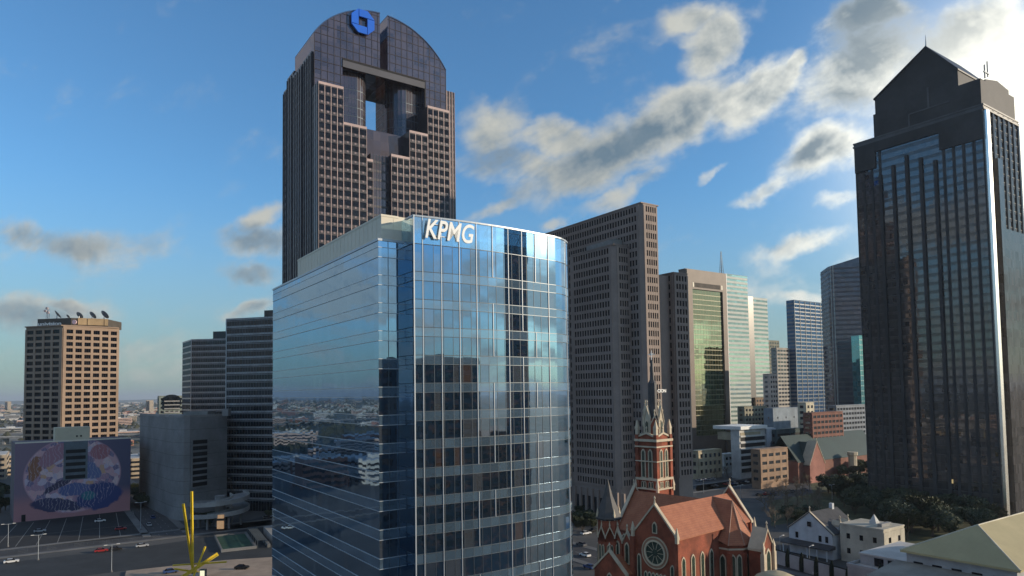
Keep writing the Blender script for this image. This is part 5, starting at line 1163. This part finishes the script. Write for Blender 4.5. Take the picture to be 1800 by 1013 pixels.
def bare_mesh(seed, h=8.5):
    r = random.Random(seed); g = MB()
    def br(p, d_, L, rad, k):
        q = p + d_ * L; g.bar(p, q, rad, rad * .65, 5 if k < 2 else 3, cap=False)
        if k >= 5: return
        for i in range(3 if k < 4 else 4):
            nd = (d_ + Vector((r.gauss(0, .48), r.gauss(0, .48), r.gauss(.05, .28)))).normalized(); br(q if i < 2 else p + d_ * L * r.uniform(.5, .9), nd, L * r.uniform(.62, .82), rad * .6, k + 1)
    br(Vector((0, 0, 0)), Vector((0, 0, 1)), h * .26, .26, 0); return g.mesh('branches', TW)
oaks = [(crown_mesh(i, 4.6, 2.5), trunk_mesh(i)) for i in range(4)]; bares = [bare_mesh(i) for i in range(4)]
def place_tree(kind, x, y, s, rz, label, group, i):
    if kind == 'oak':
        rt = empty('oak_tree', label, 'tree', (x, y, 0), rz, group); rt.scale = (s, s, s); link('crown', oaks[i % 4][0], rt); link('trunk', oaks[i % 4][1], rt)
    else:
        rt = empty('bare_tree', label, 'tree', (x, y, 0), rz, group); rt.scale = (s, s, s); link('branches', bares[i % 4], rt)
r = random.Random(11)
def scatter(n, poly_px, kind, label, group, smin, smax, mind):
    got = []; tries = 0; xs_ = [p[0] for p in poly_px]; ys_ = [p[1] for p in poly_px]
    while len(got) < n and tries < 4000:
        tries += 1; x, y = r.uniform(min(xs_), max(xs_)), r.uniform(min(ys_), max(ys_)); ins = False; j = len(poly_px) - 1
        for i in range(len(poly_px)):
            if (poly_px[i][1] > y) != (poly_px[j][1] > y) and x < (poly_px[j][0] - poly_px[i][0]) * (y - poly_px[i][1]) / (poly_px[j][1] - poly_px[i][1]) + poly_px[i][0]: ins = not ins
            j = i
        if not ins: continue
        p = G(x, y)
        if any((p.x - q.x) ** 2 + (p.y - q.y) ** 2 < mind ** 2 for q in got): continue
        got.append(p); place_tree(kind, p.x, p.y, r.uniform(smin, smax), r.uniform(0, 6.28), label, group, len(got))
    return got
scatter(28, [(1570, 900), (1735, 912), (1740, 945), (1600, 952), (1560, 935)], 'oak', 'dark live oak in the grove at the foot of the dark granite tower', 'live oaks below the granite tower', 1.1, 1.5, 5.5)
scatter(30, [(1445, 862), (1540, 862), (1590, 900), (1570, 925), (1480, 905)], 'oak', 'dark live oak in the grove behind the white gabled house', 'live oaks behind the white house', .95, 1.3, 6.2)
scatter(26, [(1388, 822), (1540, 818), (1550, 845), (1400, 842)], 'oak', 'dark evergreen oak in the park in front of the green-roofed church', 'oaks by the green-roofed church', 1.0, 1.4, 8)
scatter(26, [(1340, 880), (1440, 882), (1450, 915), (1345, 930)], 'bare', 'leafless brown winter tree between the cathedral and the white house', 'bare trees right of the cathedral', .9, 1.2, 7)
scatter(20, [(1225, 826), (1400, 828), (1400, 840), (1225, 842)], 'bare', 'leafless tree along the far side of the cathedral parking lot', 'bare trees along the parking lot', .8, 1.1, 8)
scatter(22, [(1345, 846), (1440, 848), (1450, 882), (1345, 880)], 'bare', 'brown winter tree on the lawn right of the cathedral parking lot', 'bare trees on the lawn', .8, 1.15, 7)
scatter(14, [(1222, 800), (1300, 800), (1300, 824), (1222, 828)], 'bare', 'small winter tree along the street at the foot of the gold tower', 'bare street trees below the gold tower', .7, 1.0, 9)
scatter(10, [(1385, 905), (1440, 912), (1455, 930), (1370, 930)], 'oak', 'dark tree close behind the left end of the white house', 'trees behind the left end of the white house', .6, .8, 5)
scatter(10, [(235, 868), (262, 868), (255, 898), (232, 890)], 'oak', 'dark tree between the mural building and the concrete garage', 'trees between mural and garage', .7, .95, 5)
scatter(8, [(1015, 905), (1040, 905), (1045, 940), (1015, 940)], 'oak', 'small dark tree in front of the stepped tower colonnade', 'trees at the stepped tower', .6, .8, 5)
scatter(7, [(330, 915), (480, 905), (485, 925), (340, 932)], 'oak', 'dark tree by the foot of the spiral ramp', 'trees by the spiral ramp', .45, .65, 5)
scatter(6, [(-10, 868), (20, 868), (20, 900), (-10, 905)], 'oak', 'dark tree left of the mural building', 'trees left of the mural', .8, 1.1, 6)
scatter(4, [(1755, 905), (1762, 905), (1765, 930), (1745, 930)], 'bare', 'bare pale tree at the right end of the oak grove', 'pale trees by the granite tower', .9, 1.1, 4)
g = MB(); rr_ = random.Random(5)
for i in range(700): a = rr_.uniform(0, 6.28); z = rr_.uniform(.2, 5.6); q = .75 * math.sin(min(1, (5.8 - z) / 3.5) * 1.57) + .05; c_ = Vector((q * math.cos(a), q * math.sin(a), z)); t_ = Vector((-math.sin(a), math.cos(a), 0)) * .2; g.add([c_ - t_, c_ + Vector((0, 0, .35)), c_ + t_, c_ - Vector((0, 0, .2))], [(0, 1, 2, 3)])
cym = g.mesh('crown', CYP); cyt = MB().bar((0, 0, 0), (0, 0, 4), .14, .05).mesh('trunk', BK)
for i in range(6):
    rt = empty('cypress', 'slim dark cypress standing between panels of the grey garden wall', 'tree', (wa.x + wd[0] * i / 5, wa.y + wd[1] * i / 5, 0), i, 'cypresses along the garden wall'); link('crown', cym, rt); link('trunk', cyt, rt)
pc2 = at(1547, 990, 176); rt = empty('cypress', 'single small sunlit cypress beside the windows of the white hall', 'tree', (pc2.x, pc2.y, 8.6)); rt.location.z = 8.7; rt.scale = (.8, .8, .6); link('crown', cym, rt); link('trunk', cyt, rt)

# ================================================================== cars and lamps
def car_meshes(c, nm):
    paint = mat(nm, c, .3, .2, .03, spec=.6); L = 4.5
    side = [(-2.2, .35), (2.2, .35), (2.25, .75), (1.9, .95), (1.0, 1.0), (-1.5, 1.02), (-2.2, .95)]
    body = MB().extr(side, lambda p, t: (p[0], t, p[1]), -.88, .88).mesh('body', paint)
    cab = MB(); cab.add([(-1.75, -.8, 1.0), (1.05, -.8, 1.0), (1.05, .8, 1.0), (-1.75, .8, 1.0), (-1.2, -.62, 1.46), (.35, -.62, 1.46), (.35, .62, 1.46), (-1.2, .62, 1.46)], [(4, 5, 6, 7), (0, 1, 5, 4), (1, 2, 6, 5), (2, 3, 7, 6), (3, 0, 4, 7), (0, 3, 2, 1)]); cab = cab.mesh('cabin_glass', M['blgl'])
    rf_ = MB().box(-1.15, .3, -.6, .6, 1.46, 1.5).mesh('roof', paint); wh = MB().bar((0, -.1, 0), (0, .1, 0), .33, n=10).mesh('wheel', M['blk']); return body, cab, rf_, wh
cars = {k: car_meshes(c, k + '_car_paint') for k, c in (('white', (.75, .75, .75)), ('silver', (.42, .43, .45)), ('black', (.02, .02, .022)), ('red', (.35, .03, .03)), ('blue', (.04, .08, .22)), ('grey', (.14, .14, .15)))}
def put_car(k, x, y, rz, where, grp, z=.06):
    rt = empty('parked_car', f'{k} car {where}', 'car', (x, y, z), rz, grp); b_, c_, rf_, wh = cars[k]
    link('body', b_, rt); link('cabin_glass', c_, rt); link('roof', rf_, rt)
    for a, e in ((-1.4, -.82), (-1.4, .82), (1.4, -.82), (1.4, .82)): link('wheel', wh, rt, (a, e, .33))
keys = ['white', 'silver', 'black', 'white', 'grey', 'red', 'blue', 'silver']
def row(px0, py0, px1, py1, n, where, grp, rz, skip=.25):
    a, b_ = G(px0, py0), G(px1, py1)
    for i in range(n):
        if r.random() < skip: continue
        p = a.lerp(b_, i / max(1, n - 1)); put_car(r.choice(keys), p.x, p.y, rz + r.uniform(-.03, .03), where, grp)
row(1228, 860, 1330, 846, 16, 'in the near row of the cathedral parking lot', 'cars in the near row of the cathedral lot', FA + R(90), .3)
row(1228, 846, 1330, 836, 14, 'in the far row of the cathedral parking lot', 'cars in the far row of the cathedral lot', FA + R(90), .3)
row(1335, 872, 1425, 862, 9, 'parked below the bare trees', 'cars parked below the bare trees', FA, .35)
row(1370, 848, 1500, 842, 10, 'parked along the park edge', 'cars parked along the park edge', FA, .35)
row(1226, 823, 1350, 818, 14, 'on the street at the foot of the gold tower', 'cars on the street below the gold tower', FA, .4)
row(1022, 960, 1036, 1000, 3, 'on the street left of the cathedral', 'cars on the street left of the cathedral', FA + R(90), .0)
row(20, 990, 250, 962, 10, 'on the avenue below the mural lot', 'cars on the avenue below the mural lot', FA, .5)
row(1060, 800 + 130, 1030, 940, 3, 'on the avenue behind the stair turret', 'cars behind the stair turret', FA, .0)
row(470, 935, 486, 925, 3, 'at the kerb by the blue glass tower', 'cars at the kerb by the glass tower', FA + R(90), 0)
row(262, 925, 285, 880, 5, 'on the street beside the concrete garage', 'cars beside the concrete garage', FA + R(90), .3)
for k, x, y, w_ in (('white', 176, 918, 'parked alone in the lot in front of the mural'), ('silver', 70, 936, 'parked mid-lot below the left side of the mural'), ('black', 425, 1003, 'on the terrace drive right of the yellow sculpture'), ('blue', 300, 1010, 'at the terrace edge left of the yellow sculpture'), ('white', 1440, 1010, 'on the street in front of the grey garden wall'), ('grey', 470, 912, 'beside the foot of the blue glass tower'), ('red', 212, 932, 'at the right end of the lot in front of the mural')):
    p = G(x, y); put_car(k, p.x, p.y, FA if k != 'black' else 0, w_, None, .07 if y < 990 or x > 1000 else .47)
def lamp(px, py, lab, h=9, two=True, z=0):
    p = G(px, py); rt = empty('street_lamp', lab, 'street lamp', (p.x, p.y, z), FA); MB().bar((0, 0, 0), (0, 0, h), .10, .06, 8).build('pole', M['alu'], rt); MB().bar((0, 0, 0), (0, 0, .6), .35, .3, 8).build('base', PV, rt)
    for s_ in ((-1, 1) if two else (1,)): MB().bar((0, 0, h - .2), (s_ * 1.8, 0, h), .07).build('arm', M['alu'], rt); MB().box(s_ * 1.8 - .5, s_ * 1.8 + .5, -.22, .22, h - .08, h + .12).build('lamp_head', WH, rt)
lamp(247, 932, 'tall pale double-armed street lamp at the corner of the mural parking lot', 12); lamp(14, 962, 'double-armed street lamp at the far left of the mural parking lot', 9); lamp(67, 985, 'double-armed street lamp on the kerb below the mural lot', 9)
lamp(196, 1006, 'double-armed street lamp left of the tan terrace', 9); lamp(1424, 1006, 'street lamp with a white head in front of the grey garden wall', 8, False); lamp(1372, 985, 'street lamp at the left end of the garden wall', 8, False)
lamp(1302, 880, 'street lamp between the cathedral roof and the parking lot', 8); lamp(1463, 880, 'street lamp among the oaks behind the white house', 8); lamp(1237, 868, 'street lamp at the left of the cathedral parking lot', 8)
fr = empty('fence', 'low dark railing along the front edge of the mural parking lot', 'fence', (G(0, 972).x, G(0, 972).y, 0)); o0 = fr.location.copy(); e_ = G(262, 947) - o0
MB().ob((0, 0), (e_.x, e_.y), 0, e_.length, 0, .06, .95, 1.02).build('top_rail', M['dalu'], fr)
for i in range(24): MB().ob((0, 0), (e_.x, e_.y), i * e_.length / 23 - .05, i * e_.length / 23 + .05, .0, .08, 0, .95).build('post', M['dalu'], fr)

# ================================================================== far city
r = random.Random(21); fm = [mat('far_white', (.58, .56, .53), .85), mat('far_tan', (.42, .35, .27), .85), mat('far_brick', (.30, .14, .10), .85), mat('far_grey', (.30, .30, .30), .85), mat('far_pink', (.46, .33, .28), .85)]
fnames = ['white', 'tan', 'red brick', 'grey', 'pale pink']; frf = mat('far_roof_pale', (.50, .50, .50), .9); fgl = M['dgl']
var = []
for i, fm_ in enumerate(fm):
    for hh_ in (1, 2):
        g = MB(); H_ = 7 * hh_ + 1; g.box(-16, 16, -10, 10, 0, H_); w_ = MB()
        for k in range(2 * hh_): w_.box(-15, 15, -10.08, -10.0, 1.3 + 3.4 * k, 2.9 + 3.4 * k); w_.box(-16.08, -16, -9, 9, 1.3 + 3.4 * k, 2.9 + 3.4 * k)
        f_ = MB().box(-15.5, 15.5, -9.5, 9.5, H_, H_ + .3); f_.box(-6, 2, -4, 3, H_ + .3, H_ + 2.5)
        var.append((i, g.mesh('wall', fm_), w_.mesh('window_band', fgl), f_.mesh('roof', frf)))
cnt = 0
for i in range(290):
    left = r.random() < .86
    az = r.uniform(-80, -14) if left else r.uniform(18, 30); dist = 430 + 2400 * r.random() ** 1.5 if left else r.uniform(700, 2200)
    x, y = dist * math.sin(R(az)), dist * math.cos(R(az))
    if -40 < az < -14 and dist < 560: continue
    k, a, b_, c_ = r.choice(var); rt = empty('low_building', f'low {fnames[k]} building among the flat roofs of the far district', 'building', (x, y, 0), FA + r.choice((0, R(90), R(12))), f'far {fnames[k]} low buildings'); s_ = r.uniform(.7, 1.6); rt.scale = (s_, s_ * r.uniform(.8, 1.3), r.uniform(.8, 1.2))
    link('wall', a, rt); link('window_band', b_, rt); link('roof', c_, rt)
for lab, px, yt, Y in (('tall pale grain-silo-like tower on the left horizon', 263, 704, 2600), ('small grey tower on the left horizon', 14, 706, 3400)):
    p = at(px, 720, Y); t = Tower('distant_tower', lab, 'tower', p, FA); H_ = zat(px, yt, Y); t.part(MB().box(-12, 12, -10, 10, 0, H_), 'wall', fm[1]); t.part(MB().box(-12.5, -2, -10.4, -10, H_ * .2, H_ * .95), 'window_band', fgl)
g = MB()
for i in range(3200):
    az = r.uniform(-85, 45); dist = 2400 + 9000 * r.random() ** 1.8; x, y = dist * math.sin(R(az)), dist * math.cos(R(az)); s_ = r.uniform(8, 34); h_ = r.uniform(4, 12); k = r.randrange(5)
    a = FA; q = [(x + math.cos(a + t_) * s_ * (1 if j % 2 else .8), y + math.sin(a + t_) * s_) for j, t_ in enumerate((.6, 2.5, 3.74, 5.6))]; g.prism(q, 0, h_, k)
tag(g.build('distant_rooftops', fm), 'pale low roofs of the suburbs reaching to the horizon', 'buildings', kind='stuff')
g = MB()
for i in range(9000):
    az = r.uniform(-85, 45); dist = 700 + 8000 * r.random() ** 1.6; x, y = dist * math.sin(R(az)), dist * math.cos(R(az)); s_ = r.uniform(3, 7) * (1 + dist / 5000)
    v = [Vector((x + s_ * r.uniform(.7, 1.2) * math.cos(t_), y + s_ * r.uniform(.7, 1.2) * math.sin(t_), r.uniform(1.5, 4))) for t_ in (0, 1.05, 2.1, 3.14, 4.2, 5.2)]; top_ = Vector((x + r.uniform(-1, 1), y + r.uniform(-1, 1), s_ * r.uniform(1.0, 1.5))); 
    g.add([*v, top_], [(j, (j + 1) % 6, 6) for j in range(6)])
tag(g.build('distant_trees', mat('far_trees', (.055, .058, .038), .95, 0, .3, .01)), 'dark tree cover between the roofs of the far suburbs', 'trees', kind='stuff')
# elevated highway in the far left district
hw = Tower('highway_viaduct', 'long pale elevated highway crossing the far district at the left', 'highway', at(30, 770, 900), R(8)); hw.part(MB().box(-700, 500, -9, 9, 8, 9.6), 'deck', MATS['pale_concrete']); hw.part(MB().box(-700, 500, -9.3, -9, 9.6, 10.7), 'barrier', fm[0])
for i in range(34): hw.part(MB().box(-680 + i * 35, -677 + i * 35, -5, 5, 0, 8), 'pier', MATS['pale_concrete'])

# ================================================================== air
HZ = True
if HZ:
    hb = MB().box(-52000, 52000, -52000, 52000, -1.5, 262); hm_ = bpy.data.materials.new('haze_air'); hm_.use_nodes = True; n = NT(hm_.node_tree)
    pv = n.new('ShaderNodeVolumePrincipled'); pv.inputs['Color'].default_value = (.72, .80, .90, 1); pv.inputs['Density'].default_value = .6e-4; pv.inputs['Anisotropy'].default_value = .2
    o = n.new('ShaderNodeOutputMaterial'); n.l.new(pv.outputs[0], o.inputs['Volume']); tag(hb.build('haze', hm_), kind='stuff')
